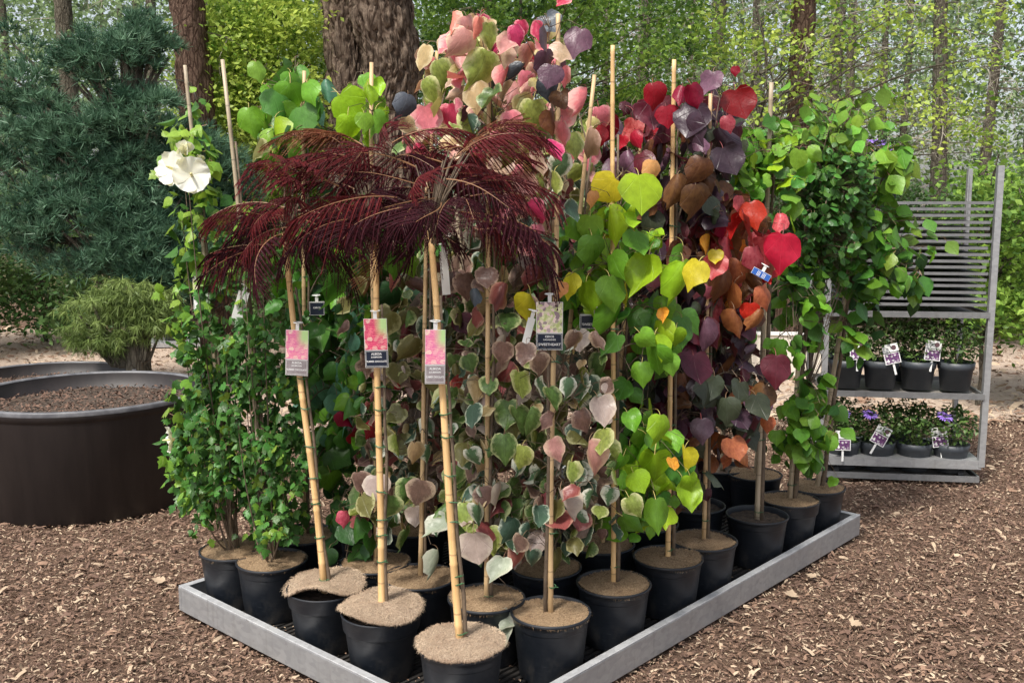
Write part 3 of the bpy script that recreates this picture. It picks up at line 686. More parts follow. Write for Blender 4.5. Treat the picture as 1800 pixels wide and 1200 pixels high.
mb = MB(); mb.lathe([(0, 0), (.09, 0), (.12, .20), (.128, .20), (.128, .24), (.115, .24), (.11, .2), (0, .2)], 20); mb.build('pot', M['pot'], root2, True)
a = AT(1255, 640, 9.2); b = AT(1440, 640, 9.2); h = AT(1300, 588, 9.2).z
root = thing('cream_panel', 'low cream-coloured panel standing beyond the path behind the green plants', 'panel', ((a.x+b.x)/2, 9.2, 0), R(-4))
mb = MB(); mb.box((0, 0, h/2), (b.x-a.x, .05, h)); mb.build('board', simple('cream board', (.62, .57, .48), (.7, .65, .56), 3, .6), root)
mb = MB(); mb.box((0, 0, h+.012), (b.x-a.x+.04, .08, .024)); mb.build('cap_rail', M['white'], root)

# ------------------------------------------------ tray
ZF = .05      # deck level on which the pots stand
root = thing('plant_tray', 'low galvanised steel tray with black deck carrying the potted trees', 'tray', T(TLU/2, TLV/2), math.atan2(TV.y, TV.x))
# local x along TV, local y along TU
hx, hy = TLV/2, TLU/2
def rail(c, d):
    mb = MB(); mb.box(c, d); 
    me = mb.mesh('rail', M['galv']); o = link('rail', me, root)
    bm = o.modifiers.new('bevel', 'BEVEL'); bm.width = .003; bm.segments = 2
    return o
rail((0, -hy+.010, .071), (2*hx, .02, .098)); rail((0, hy-.010, .071), (2*hx, .02, .098))
rail((-hx+.010, 0, .071), (.02, 2*hy-.042, .098)); rail((hx-.010, 0, .071), (.02, 2*hy-.042, .098))
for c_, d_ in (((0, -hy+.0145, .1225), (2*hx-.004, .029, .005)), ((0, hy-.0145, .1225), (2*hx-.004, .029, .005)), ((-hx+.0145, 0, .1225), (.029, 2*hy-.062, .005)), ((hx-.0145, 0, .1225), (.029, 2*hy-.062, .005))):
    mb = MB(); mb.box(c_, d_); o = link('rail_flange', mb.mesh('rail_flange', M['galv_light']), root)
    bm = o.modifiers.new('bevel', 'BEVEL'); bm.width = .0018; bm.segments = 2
mb = MB(); mb.box((0, 0, .026), (2*hx-.05, 2*hy-.05, .02)); mb.build('deck_base', M['black'], root)
nxp, nyp = 8, 5; pw, pl_ = (2*hx-.05)/nxp, (2*hy-.05)/nyp
mb = MB()
for k in range(12): mb.box((0, -pl_/2+.012+(pl_-.024)*k/11, .043), (pw-.012, .014, .012))
for k in (-1, 0, 1): mb.box((k*(pw/2-.012), 0, .0395), (.012, pl_-.012, .006))
dm = mb.mesh('deck_panel', M['deck'])
for i in range(nxp):
    for j in range(nyp): link('deck_panel', dm, root, None, (-hx+.025+pw*(i+.5), -hy+.025+pl_*(j+.5), 0))
for a in (-1, 0, 1):
    for b in (-1, 1):
        mb = MB(); mb.box((a*(hx-.15), b*(hy-.15), .009), (.07, .05, .016)); mb.build('foot', M['black'], root)

nl_ = 1500; uu = RG.uniform(.04, TLU-.04, nl_); vv_ = RG.uniform(.04, TLV-.04, nl_); P = np.array(T(0, 0))[None, :]+uu[:, None]*np.array(TU)+vv_[:, None]*np.array(TV); P[:, 2] = .0505
V, F = leaf_cloud(P, .014, 2.5, .45); V[:, 2] = np.maximum(V[:, 2], .0495); link('deck_litter', bulk('deck_litter', V, F, [M['chip2'], M['chip1']], midx=(RG.random(nl_) < .35).astype(int)), None, 'stuff')
# ------------------------------------------------ pots
PH = .222
def pot_mesh(kind, r=.137, h=PH):
    mb = MB()
    if kind == 0:   # rolled rim
        pr = [(0, 0), (r*.76, 0), (r*.78, .006), (r*.93, h*.86), (r*.94, h*.87), (r*.955, h*.95), (r*.99, h*.955), (r, h*.965), (r, h*.99), (r*.99, h), (r*.955, h), (r*.945, h*.99), (r*.93, h*.9), (r*.92, h*.8), (0, h*.8)]
    else:           # deep collar
        pr = [(0, 0), (r*.74, 0), (r*.76, .006), (r*.885, h*.70), (r*.93, h*.735), (r*.945, h*.75), (r*.985, h*.96), (r, h*.975), (r, h*.992), (r*.99, h), (r*.965, h), (r*.955, h*.985), (r*.93, h*.85), (0, h*.8)]
    mb.lathe(pr, 48); return mb.mesh('pot', M['pot'], True)
POTM = [pot_mesh(0), pot_mesh(1)]
def soil_mesh():
    mb = MB(); V = [(0, 0, PH*.9)]; n = 10
    for i in range(1, n+1):
        for k in range(32):
            a = 2*math.pi*k/32; rr = .1275*i/n; V.append((rr*math.cos(a), rr*math.sin(a), PH*.885+noise.noise(Vector((math.cos(a)*rr*30, math.sin(a)*rr*30, 2)))*.008))
    mb.add(V, [(0, 1+k, 1+(k+1) % 32) for k in range(32)]+[(1+(i-1)*32+k, 1+i*32+k, 1+i*32+(k+1) % 32, 1+(i-1)*32+(k+1) % 32) for i in range(1, n) for k in range(32)])
    return mb.mesh('soil', M['soil'], True)
SOILM = soil_mesh()
def coir(seed, r=.1255, z0=PH-.006, wav=.006, pale=False, dome=.008, fib=1500, arch=None, tilt=0.0, edge_fib=.3, cut=False):
    rr = random.Random(seed); n = 18; K = 96; th = .007
    def zf(x, y):
        rad = math.hypot(x, y)/r; a = math.atan2(y, x)
        z = z0+dome*(1-rad*rad)+wav*math.sin(a*2+seed)*rad*rad+wav*.7*math.sin(a*3+seed*2.3)*rad+noise.noise(Vector((x*22, y*22, seed*3.1)))*.0045+tilt*x
        z += noise.noise(Vector((x*75, y*75, seed)))*.0035+noise.noise(Vector((x*160, y*160, seed)))*.002
        if arch:
            d = (a-arch[0]+math.pi) % (2*math.pi)-math.pi; z += arch[2]*math.exp(-(d/arch[1])**2)*rad**3
        if cut:
            d = abs(y-.25*x); z -= .006*math.exp(-(d/.004)**2)*(1 if x < 0 else 0)
        return z
    V = []; 
    for lay in (0, 1):
        V.append((0, 0, zf(0, 0)-lay*th))
        for i in range(1, n+1):
            for k in range(K):
                a = 2*math.pi*k/K; q = r*i/n*(1+.02*noise.noise(Vector((math.cos(a)*3, math.sin(a)*3, seed)))*(i/n)); x, y = q*math.cos(a), q*math.sin(a); V.append((x, y, zf(x, y)-lay*th))
    B = 1+n*K; F = []
    for lay in (0, 1):
        o = lay*B; fl = [(o, o+1+k, o+1+(k+1) % K) for k in range(K)]+[(o+1+(i-1)*K+k, o+1+i*K+k, o+1+i*K+(k+1) % K, o+1+(i-1)*K+(k+1) % K) for i in range(1, n) for k in range(K)]
        F += fl if lay == 0 else [f[::-1] for f in fl]
    e = 1+(n-1)*K; F += [(e+k, B+e+k, B+e+(k+1) % K, e+(k+1) % K) for k in range(K)]
    mb = MB(); mb.add(V, F, 0); nf0 = len(F)
    for i in range(fib):
        a = rr.uniform(0, 6.283); rad = r*math.sqrt(rr.random()) if rr.random() > edge_fib else r*rr.uniform(.93, 1.0); x, y = rad*math.cos(a), rad*math.sin(a)
        b = rr.uniform(0, 6.283); L = rr.uniform(.008, .028); z = zf(x, y); p0 = Vector((x, y, z+.0005)); hx_ = rr.uniform(.0, .0045)
        if rad > r*.92: b = a+rr.uniform(-1, 1); L *= .7
        dx = Vector((math.cos(b), math.sin(b), 0)); p1 = p0+dx*L*.5+Vector((0, 0, hx_)); p2 = p0+dx*L
        p2.z = (zf(p2.x, p2.y) if math.hypot(p2.x, p2.y) < r else z-rr.uniform(0, .008))+hx_*rr.uniform(-.1, 1); s_ = Vector((-dx.y, dx.x, 0))*.00045
        mb.add([p0-s_, p0+s_, p1+s_, p1-s_, p2], [(0, 1, 2, 3), (3, 2, 4)], 1)
    me = mb.mesh('coir_mat', [M['coir_pale' if pale else 'coir'], M['coirfib_pale' if pale else 'coirfib']])
    me.polygons.foreach_set('use_smooth', [i < nf0 for i in range(len(me.polygons))]); return me
COIRS = [coir(i, cut=(i % 2 == 0), fib=1300) for i in range(4)]
COIR_SP = {'C': coir(11, .143, PH+.012, .010, True, .012, 2600, (-1.75, .55, .030), .05), 'D': coir(12, .142, PH+.018, .008, True, .012, 2600, (-.7, .6, -.008), -.015, ),
           'E': coir(15, .139, PH+.006, .002, True, .012, 3200), 'F': coir(14, .128, PH-.01, .003, False, .004, 1500)}
_cl = simple('dark soil lumps', (.03, .02, .014), (.08, .055, .04), 60, .95)

def bamboo_mb(base, top, r, seg=10):
    base = Vector(base); top = Vector(top); L = (top-base).length; mb = MB(); step = .2; pts = []; rad = []
    off = U(.05, .18); z = 0; cv = Vector((U(-.006, .006), U(-.006, .006), 0)); nodes = [off+step*k*U(.97, 1.03) for k in range(int(L/step)+1)]
    zs = sorted([0, L]+[q+d for q in nodes for d in (-.006, 0, .006) if 0.01 < q+d < L-.01])
    for q in zs:
        t = q/L; isn = any(abs(q-k) < .001 for k in nodes); pts.append(base.lerp(top, t)+cv*math.sin(t*math.pi*2)); rad.append(r*(1-.25*t)*(1.13 if isn else 1))
    mb.tube(pts, rad, seg); return mb
def tie_mb(c, ax, r, rnd):
    mb = MB(); c = Vector(c)
    pts = [c+Vector((math.cos(a)*r*1.25+.004, math.sin(a)*r*1.1, .003*math.sin(a+rnd)))for a in np.linspace(0, 2*math.pi, 13)]
    mb.tube(pts, .0022, 4); mb.tube([c+Vector((r, -r*.9, 0)), c+Vector((r+.014, -r, U(-.005, .006)))], .0018, 3)
    return mb

PL = {}
def clampT(b):
    d = Vector((b.x-Tn.x, b.y-Tn.y, 0)); u = d.dot(TU); v = d.dot(TV); u = min(max(u, .160), TLU-.155); v = min(max(v, .160), TLV-.155)
    q = T(u, v); return Vector((q.x, q.y, b.z))
def potted(key, name, label, cat, base, top, stake='bamboo', rs=.011, kind=0, mat=True, ties=6, stem_to=.85, stemside=1, group='potted trees standing on the tray', stem_r=.006, soil_only=False, matkey=None):
    base = clampT(base)
    root = thing(name, label, cat, (base.x, base.y, ZF), 0, group)
    link('pot', POTM[kind], root)
    pot = root.children[0]
    so_ = link('soil', SOILM, pot)
    if not soil_only:
        me = COIR_SP.get(key) or random.choice(COIRS); o = link('coir_mat', me, pot)
        if key not in COIR_SP: o.rotation_euler.z = U(0, 6.28)
    b = Vector((0, 0, PH*.75)); info = dict(root=root, Y=base.y, leaves=[])
    if top is not None:
        tp = Vector(top)-root.location
        # the foot of the cane stands where the photo shows it
        st = bamboo_mb(b, tp, rs).build('stake', M[stake], root, True)
        ax = (tp-b).normalized(); info['b'] = b; info['t'] = tp
        for i in range(ties):
            q = b+ax*(.10+U(-.05, .05)+(tp-b).length*.78*i/max(1, ties)); o = tie_mb(q, ax, rs, i).build('tie', M['tie'], st)
        L = (tp-b).length; pts = []; side = Vector((stemside*(rs+stem_r), .35*rs, 0))
        for i in range(12):
            q = i/11; pts.append(b+ax*L*stem_to*q+side*(1+.5*noise.noise(Vector((q*5, base.x*9, 0))))+Vector((.006*noise.noise(Vector((q*6, 3, base.x))), -.002, 0)))
        info['stem'] = pts
        MB_ = MB(); MB_.tube(pts, [stem_r*(1.25-.6*i/11) for i in range(12)], 7); MB_.build('stem', M['stemwood'], root, True)
    PL[key] = info; return info

def leaf_at(key, px, py, spx, pal, dY=None, az=None, droop=None, roll=None, shape=None, facing=.6, j=True):
    spx *= .93
    I = PL[key]; Y = I['Y']+(U(-.16, .02) if dY is None else dY); s = spx/CF*Y*1.04
    p = AT(px, py, Y)+Vector((0, 0, s*.46))
    if az is None: az = -math.pi/2+random.gauss(0, facing)
    if droop is None: droop = random.choice((U(-.1, .5), U(-.1, .6), U(.4, 1.25)))
    if roll is None: roll = random.gauss(0, .42)
    sh = shape or 'heart%d' % random.choice((0, 1, 1, 2, 3, 3, 4, 5, 6, 6, 7, 8, 9))
    I['leaves'].append((p, s, az, droop, roll, sh, 'L_'+pal, PETI[pal]))
def wpick(d): 
    ks = list(d); return random.choices(ks, [d[k] for k in ks])[0]
def fill(key, cx, cy, rx, ry, n, s0, s1, pals, dY=(-.10, .16), facing=.9):
    for _ in range(n):
        a = U(0, 6.283); q = math.sqrt(random.random()); leaf_at(key, cx+rx*q*math.cos(a), cy+ry*q*math.sin(a), (U(s0*.62, s1*.97) if random.random() < .68 else U(s0*.5, s0)), wpick(pals), U(*dY), facing=facing)
def finish(key, nbr=9, mat='stemwood', r0=.0028):
    I = PL[key]; root = I['root']; L = I['leaves']
    if not L: return
    place_leaves(root, L)
    if 'stem' not in I: return
    st = I['stem']; loc = root.location; ls = sorted(L, key=lambda t: t[0][2]+U(-.1, .1)); n = len(ls); nbr = max(2, min(nbr, n//6+1)); ch = max(1, n//nbr)
    for g in range(0, n, ch):
        grp = ls[g:g+ch]; c = sum((Vector(t[0])-loc for t in grp), Vector())/len(grp)
        mb = MB(); z = c.z-.08; k = min(range(len(st)), key=lambda i: abs(st[i].z-z)); a = st[k]
        m = (a+c)/2+Vector((U(-.03, .03), U(-.03, .03), .05)); main = [a*(1-t)**2+m*2*t*(1-t)+c*t*t for t in np.linspace(0, 1, 6)]
        mb.tube(main, [r0*(1.2-.7*t) for t in np.linspace(0, 1, 6)], 4, cap=False)
        for t in grp:
            s = t[1]; e = (Vector(t[0])-loc)+leaf_rot(t[2], t[3], t[4])@Vector((0, .25*s, .31*s)); f = min(main, key=lambda q: (q-e).length)
            m2 = (f+e)/2+Vector((U(-.01, .01), U(-.01, .01), .02)); mb.tube([f, m2, e], [r0*.5, r0*.4, r0*.35], 3, cap=False)
        mb.build('branch', M[mat], root)

Zr = ZF+PH
def rim(px, py): return G(px, py, Zr)
# ---- front-left edge: two hibiscus and three feathery maroon trees
bA = rim(392, 955); potted('A', 'hibiscus', 'white-flowering hibiscus in the leftmost pot, thin grey cane above it', 'potted shrub', bA, AT(325, 115, bA.y-.0), 'bamboo_old', .0095, ties=4)
bB = rim(478, 982); potted('B', 'hibiscus', 'bushy hibiscus without open flowers, in the second pot from the left corner', 'potted shrub', bB, AT(391, 105, bB.y), 'bamboo_old', .0095, ties=4)
bC = rim(571, 1030); potted('C', 'silk_tree', 'feathery maroon tree on leaning bamboo, its coir mat arched open at the pot edge', 'potted tree', bC, AT(500, 402, bC.y), 'bamboo', .0125, 1, ties=9)
bD = rim(668, 1072); potted('D', 'silk_tree', 'middle feathery maroon tree with dark-banded picture label on upright bamboo', 'potted tree', bD, AT(661, 430, bD.y), 'bamboo', .0125, 1, ties=10)
bE = rim(798, 1135); potted('E', 'silk_tree', 'feathery maroon tree in the foremost pot at the tray corner', 'potted tree', bE, AT(756, 398, bE.y), 'bamboo', .0125, 0, ties=10)
# ---- right edge
bF = rim(968, 1072); potted('F', 'redbud', 'tall pink and cream variegated redbud with single cane, right of the foremost pot', 'potted tree', bF, AT(981, 25, bF.y), 'bamboo_mid', .0098, ties=6, stemside=-1, matkey=None)
bG = rim(1097, 1028); potted('G', 'redbud', 'lime and yellow leaved redbud with hanging heart-shaped leaves', 'potted tree', bG, AT(1077, 80, bG.y), 'bamboo', .0098, ties=5)
bH = rim(1185, 980); potted('H', 'redbud', 'crimson-topped redbud behind and right of the lime one', 'potted tree', bH, AT(1185, 105, bH.y), 'bamboo', .0105, ties=6)
bI = rim(1260, 953); potted('I', 'redbud', 'dark purple redbud with flame red and orange leaves at its right side', 'potted tree', bI, AT(1249, 165, bI.y), 'bamboo_mid', .0098, ties=6)
bJ = rim(1341, 905); potted('J', 'katsura', 'fresh green round-leaved standard on a pale cane, pot with bare dark soil', 'potted tree', bJ, AT(1356, 145, bJ.y), 'bamboo_old', .012, soil_only=True, stem_r=.009, ties=5)
bK = rim(1409, 880); potted('K', 'standard_tree', 'dense dark-leaved standard in the second pot from the right corner', 'potted tree', bK, AT(1424, 300, bK.y), 'bamboo_old', .012, 1, stem_r=.01, ties=5)
bL = rim(1458, 858); potted('L', 'standard_tree', 'broad green-leaved standard on a brown stem in the right corner pot', 'potted tree', bL, AT(1496, 440, bL.y), 'bamboo_old', .0125, stem_r=.010, ties=4)
# ---- second row and interior
def TT(u, v): p = T(u, v); p.z = Zr; return p
def toppx(base, px, py, dy=0): return AT(px, py, base.y+dy)
inner = [
 ('M', .73, .46, (752, 300), 'mauve and green variegated redbud behind the second bamboo from the tray corner', 'bamboo_mid'),
 ('N', .41, .48, (860, 50), 'cream and pink variegated redbud topped by one big round yellow-green leaf', 'bamboo_mid'),
 ('O', .97, .45, (653, 110), 'green redbud rising just left of the huge pine trunk base', 'bamboo_mid'),
 ('P', 1.44, .46, (535, 125), 'tall green redbud behind the leftmost leaning bamboo', 'bamboo_mid'),
 ('Q', 1.16, .83, (768, 90), 'pink-flushed variegated redbud just right of the huge pine trunk', 'bamboo_mid'),
 ('R', .45, .85, (1045, 132), 'pale pink variegated redbud between the tall pink one and the lime one', 'bamboo_mid'),
 ('S', .45, 1.20, (1138, 150), 'crimson redbud behind the lime one, its cane hidden by dark red leaves', 'bamboo_mid'),
 ('S2', .46, 1.54, (1180, 290), 'bronze-leaved redbud deep in the tray behind the crimson one', 'bamboo_old'),
 ('Tt', .44, 1.90, (1215, 330), 'dark redbud in a small bare-soil pot left of the purple one', 'bamboo_old'),
 ('X1', .80, .86, (800, 340), 'shaded mauve redbud deep in the tray behind the cream one', 'bamboo_old'),
 ('X2', 1.5, .84, (590, 300), 'shaded green redbud at the back left of the tray', 'bamboo_old'),
 ('X3', .82, 1.22, (900, 330), 'shaded dark green redbud in the tray middle', 'bamboo_old'),
 ('X4', 1.17, 1.22, (745, 330), 'shaded green redbud in the back row behind the pink-flushed one', 'bamboo_old'),
 ('X5', .82, 1.6, (1010, 330), 'shaded bronze redbud in the back row of the tray', 'bamboo_old'),
 ('X6', .84, 2.0, (1110, 340), 'shaded dark red redbud in the back row, near the tray end', 'bamboo_old'),
 ('X7', 1.5, 1.25, (640, 320), 'shaded green redbud in the far back row of the tray', 'bamboo_old'),
]
for k, u, v, tp, lb, st in inner:
    b = TT(u, v); potted(k, 'redbud', lb, 'potted tree', b, toppx(b, *tp), st, .0095, 1 if k in ('X4',) else 0, ties=3, soil_only=(k in ('Tt',)))
b = rim(1345, 824); potted('Uu', 'standard_tree', 'leafless stem in a dark pot behind the bare-soil pot at the tray end', 'potted tree', b, AT(1352, 520, b.y), 'bamboo_old', .010, ties=2)
b = rim(1280, 815); potted('Vv', 'standard_tree', 'slim dark pot at the back edge of the tray, mostly behind the purple one', 'potted tree', b, AT(1275, 480, b.y), 'bamboo_old', .009, ties=2, soil_only=True)

# ---- leaf tables: plant, centre x, centre y, length (photo pixels), colour
H = '''
N 797 40 42 salmon;N 820 50 46 rose;N 842 47 36 salmon;N 858 61 44 creamgreen;N 820 76 54 rose;Q 790 98 58 rose;Q 806 143 62 cream;Q 769 130 52 creamgreen
N 857 122 72 creamgreen;N 838 168 54 tan;N 868 181 52 vgreen;N 898 82 46 rose;N 893 140 48 pink;N 916 50 30 hotpink;F 944 52 34 hotpink;F 952 72 52 plum;F 958 112 50 plum
F 958 155 42 slate;N 920 128 36 slate;F 991 102 48 tanpink;F 1020 76 54 plum;F 998 4 28 hotpink;N 915 186 44 cream;N 937 202 56 creamgreen;O 717 186 46 slate
Q 778 182 42 cream;Q 747 212 54 pink;Q 790 202 42 hotpink;N 822 216 32 slategreen;O 712 224 40 tan;F 960 266 42 hotpink;F 989 233 42 pink;R 1041 251 56 tanpink
F 1031 178 54 pink;F 965 214 44 bronze;F 925 437 42 pink;F 959 432 40 slategreen;F 990 292 48 whitegreen;F 974 325 52 creamgreen;F 987 352 50 whitegreen;F 1003 370 40 slategreen
F 905 360 50 pink;F 930 372 40 hotpink;N 880 300 52 tanpink;F 940 290 46 tanpink;F 915 330 46 rose;Q 735 265 30 hotpink;Q 715 270 28 pink;F 945 410 34 pink
F 985 180 40 bronze;F 900 270 48 creamgreen;N 870 250 44 pink;F 970 135 44 plum;N 895 215 44 pink;F 905 60 34 hotpink;N 880 95 44 tanpink;N 925 95 40 rose;Q 745 160 44 creamgreen
G 1082 340 58 yellow;G 1122 341 76 lime;G 1044 350 32 apricot;G 1108 318 32 apricot;G 1146 300 42 apricot;G 1070 389 58 lime;G 1037 402 52 limegreen;G 1060 432 66 mid;G 1040 440 60 mid
G 1140 481 78 lime;G 1200 490 70 lime;G 1228 483 56 yellow;G 1030 522 64 lime;G 1071 513 64 mid;G 1079 560 60 mid;G 1158 586 54 lime;G 1150 632 62 mid;G 1124 602 42 mid
G 1012 402 50 mid;G 990 508 28 apricot;G 1004 500 46 yellow;G 932 542 58 yellow;G 1164 552 26 orange;G 1102 741 42 mid;G 1102 686 42 green;G 1160 752 56 lime;G 1150 831 80 lime
G 1203 806 46 yellow;G 1180 816 26 orange;G 1212 852 42 lime;G 1152 902 62 mid;G 1094 927 52 mid;G 1113 848 44 lime;G 1095 395 46 lime;G 1015 470 50 mid;G 1115 430 52 mid;G 1100 880 50 mid
G 1075 470 54 mid;G 1128 655 44 mid;G 1175 640 40 limegreen;G 1150 610 48 lime;G 1085 610 50 green;G 1135 780 44 mid;G 1095 820 46 mid;G 1110 560 40 green
H 1147 166 44 crimson;H 1214 170 46 crimson;H 1200 168 36 crimson;S 1070 226 62 crimson;S 1140 203 54 burgundy;S 1117 232 44 redpink;S 1165 232 54 burgundy;S 1112 246 32 scarlet;S 1150 272 52 bronze
H 1226 216 64 purple;I 1253 148 46 plum;I 1262 252 62 purple;I 1292 185 58 crimson;I 1277 217 30 redpink;I 1270 286 58 purple;H 1235 300 52 bronze;S 1103 285 48 plum;S 1080 305 48 plum
H 1190 330 52 bronze;H 1222 352 62 bronze;I 1250 330 52 bronze;I 1292 125 18 crimson;S 1095 250 24 scarlet;H 1205 235 54 purple;S 1125 290 44 burgundy;H 1170 205 40 crimson;S 1050 240 44 crimson
I 1302 400 62 redpink;I 1318 378 50 scarlet;I 1375 442 70 scarlet;I 1370 392 38 redpink;I 1277 442 58 redpink;I 1340 440 54 redpink;I 1248 430 36 orange;I 1258 452 28 yellow;I 1300 482 52 copper
I 1318 550 40 scarlet;I 1340 522 46 copper;I 1290 522 56 copper;I 1245 522 44 pink;I 1363 650 60 burgundy;H 1218 650 62 burgundy;I 1325 455 48 redpink;I 1300 360 36 redpink;I 1270 400 44 crimson
I 1268 495 50 bronze;I 1290 565 52 copper;I 1345 700 54 bronze;I 1350 745 30 copper;I 1285 790 46 copper;I 1260 470 46 redpink;I 1322 500 42 bronze;I 1335 560 38 copper;I 1240 700 50 darkolive;I 1275 720 50 darkolive
I 1328 715 50 darkolive;I 1300 690 44 darkolive;I 1255 680 46 darkolive;H 1232 755 46 purple;I 1295 740 40 purple
M 842 683 46 tan;M 880 672 52 creamgreen;N 912 676 52 creamgreen;N 944 683 42 whitegreen;M 803 668 40 redpink;M 821 654 38 tanpink;M 797 640 38 vgreen;M 797 711 42 slategreen;N 832 730 46 slategreen
N 908 740 54 vgreen;N 886 785 54 vgreen;N 932 735 48 vgreen;N 918 802 46 creamgreen;F 925 622 42 mauve;N 885 620 44 mauve;M 750 671 44 olive;M 728 616 52 olive;O 688 572 60 olive
O 690 490 40 redmauve;O 720 510 38 mauve;M 815 502 48 mauve;N 856 490 42 mauve;N 834 520 32 slate;N 890 520 52 redmauve;M 695 780 42 creamgreen;M 728 796 42 tan;M 753 796 36 whitegreen;N 824 805 38 whitegreen
M 803 836 46 vgreen;M 660 855 48 mauveback;M 628 850 48 mauve;M 715 860 50 vgreen;M 742 865 52 mauve;M 605 910 30 redpink;M 636 890 48 olive;M 686 892 54 vgreen;M 788 930 58 paleback
M 770 985 50 paleback;N 832 962 62 mauveback;N 876 870 52 mauveback;N 885 1000 52 paleback;N 840 905 44 whitegreen;F 970 790 46 rose;F 985 886 60 mauveback;F 1050 722 56 mauveback;F 1035 800 62 rose
F 1060 775 50 creamgreen;F 1075 872 38 whitegreen;F 1042 875 36 whitegreen;F 1105 892 46 creamgreen;F 1010 602 40 mauve;F 1047 596 36 mauve;F 945 905 42 slategreen;F 932 985 42 slategreen;F 918 958 40 mauve
F 965 700 44 vgreen;F 1005 830 44 creamgreen;F 945 640 42 mauve;N 870 1100 60 paleback;N 905 1095 44 paleback;F 975 745 46 mauve;F 1020 740 46 mauve;F 1000 680 40 whitegreen;F 1015 870 38 redmauve
P 476 183 60 green;P 484 231 54 lime;P 438 212 50 mid;P 511 176 66 mid;P 530 215 60 green;P 450 125 36 limegreen;P 573 157 40 bluegreen;O 598 195 62 lime;O 612 225 50 lime;O 646 165 34 lime;O 640 215 36 limegreen
P 456 262 42 olive;P 605 471 58 mid;P 600 512 66 green;P 498 200 44 mid;P 545 190 50 green;P 520 250 50 bluegreen;P 480 290 44 mid;P 495 320 40 green;O 700 465 46 mid;P 590 440 44 green;O 660 215 50 limegreen
O 715 470 40 limegreen;P 540 165 44 mid;P 560 200 44 mid;P 508 225 50 bluegreen;P 550 250 46 green;P 590 655 42 bluegreen;P 592 712 44 bluegreen;P 617 640 38 bluegreen;P 560 590 44 green
'''
for ln in H.replace('\n', ';').split(';'):
    q = ln.split()
    if len(q) == 5:
        leaf_at(q[0], float(q[1]), float(q[2]), float(q[3])*.96, q[4], U(-.20, -.08), facing=.62, droop=U(-.1, .55), roll=random.gauss(0, .3))
V_ = {'vgreen': 5, 'creamgreen': 3, 'whitegreen': 2, 'mauve': 4, 'mauveback': 3, 'slategreen': 3, 'olive': 3, 'redmauve': 1.5, 'tan': 1.5}
VT = {'rose': 4, 'pink': 4, 'creamgreen': 4, 'cream': 2, 'tanpink': 3, 'hotpink': 2.5, 'tan': 2, 'plum': .5, 'vgreen': 1}
VD = {'mauve': 5, 'olive': 4, 'slategreen': 4, 'redmauve': 3, 'vgreen': 2, 'green': 2, 'burgundy': 1}
GR = {'green': 5, 'dark': 3, 'mid': 3, 'bluegreen': 1}
LM = {'lime': 4, 'mid': 5, 'limegreen': 3, 'yellow': .8, 'green': 1.5}
PU = {'purple': 5, 'burgundy': 4, 'darkolive': 3, 'bronze': 2, 'plum': 1.5}
CR = {'crimson': 3, 'burgundy': 4, 'plum': 2, 'bronze': 2, 'purple': 2}
FL = {'redpink': 4, 'scarlet': 2, 'copper': 4, 'bronze': 3, 'orange': 1, 'crimson': 2}
B_ = (.0, .18); K_ = (.05, .25)
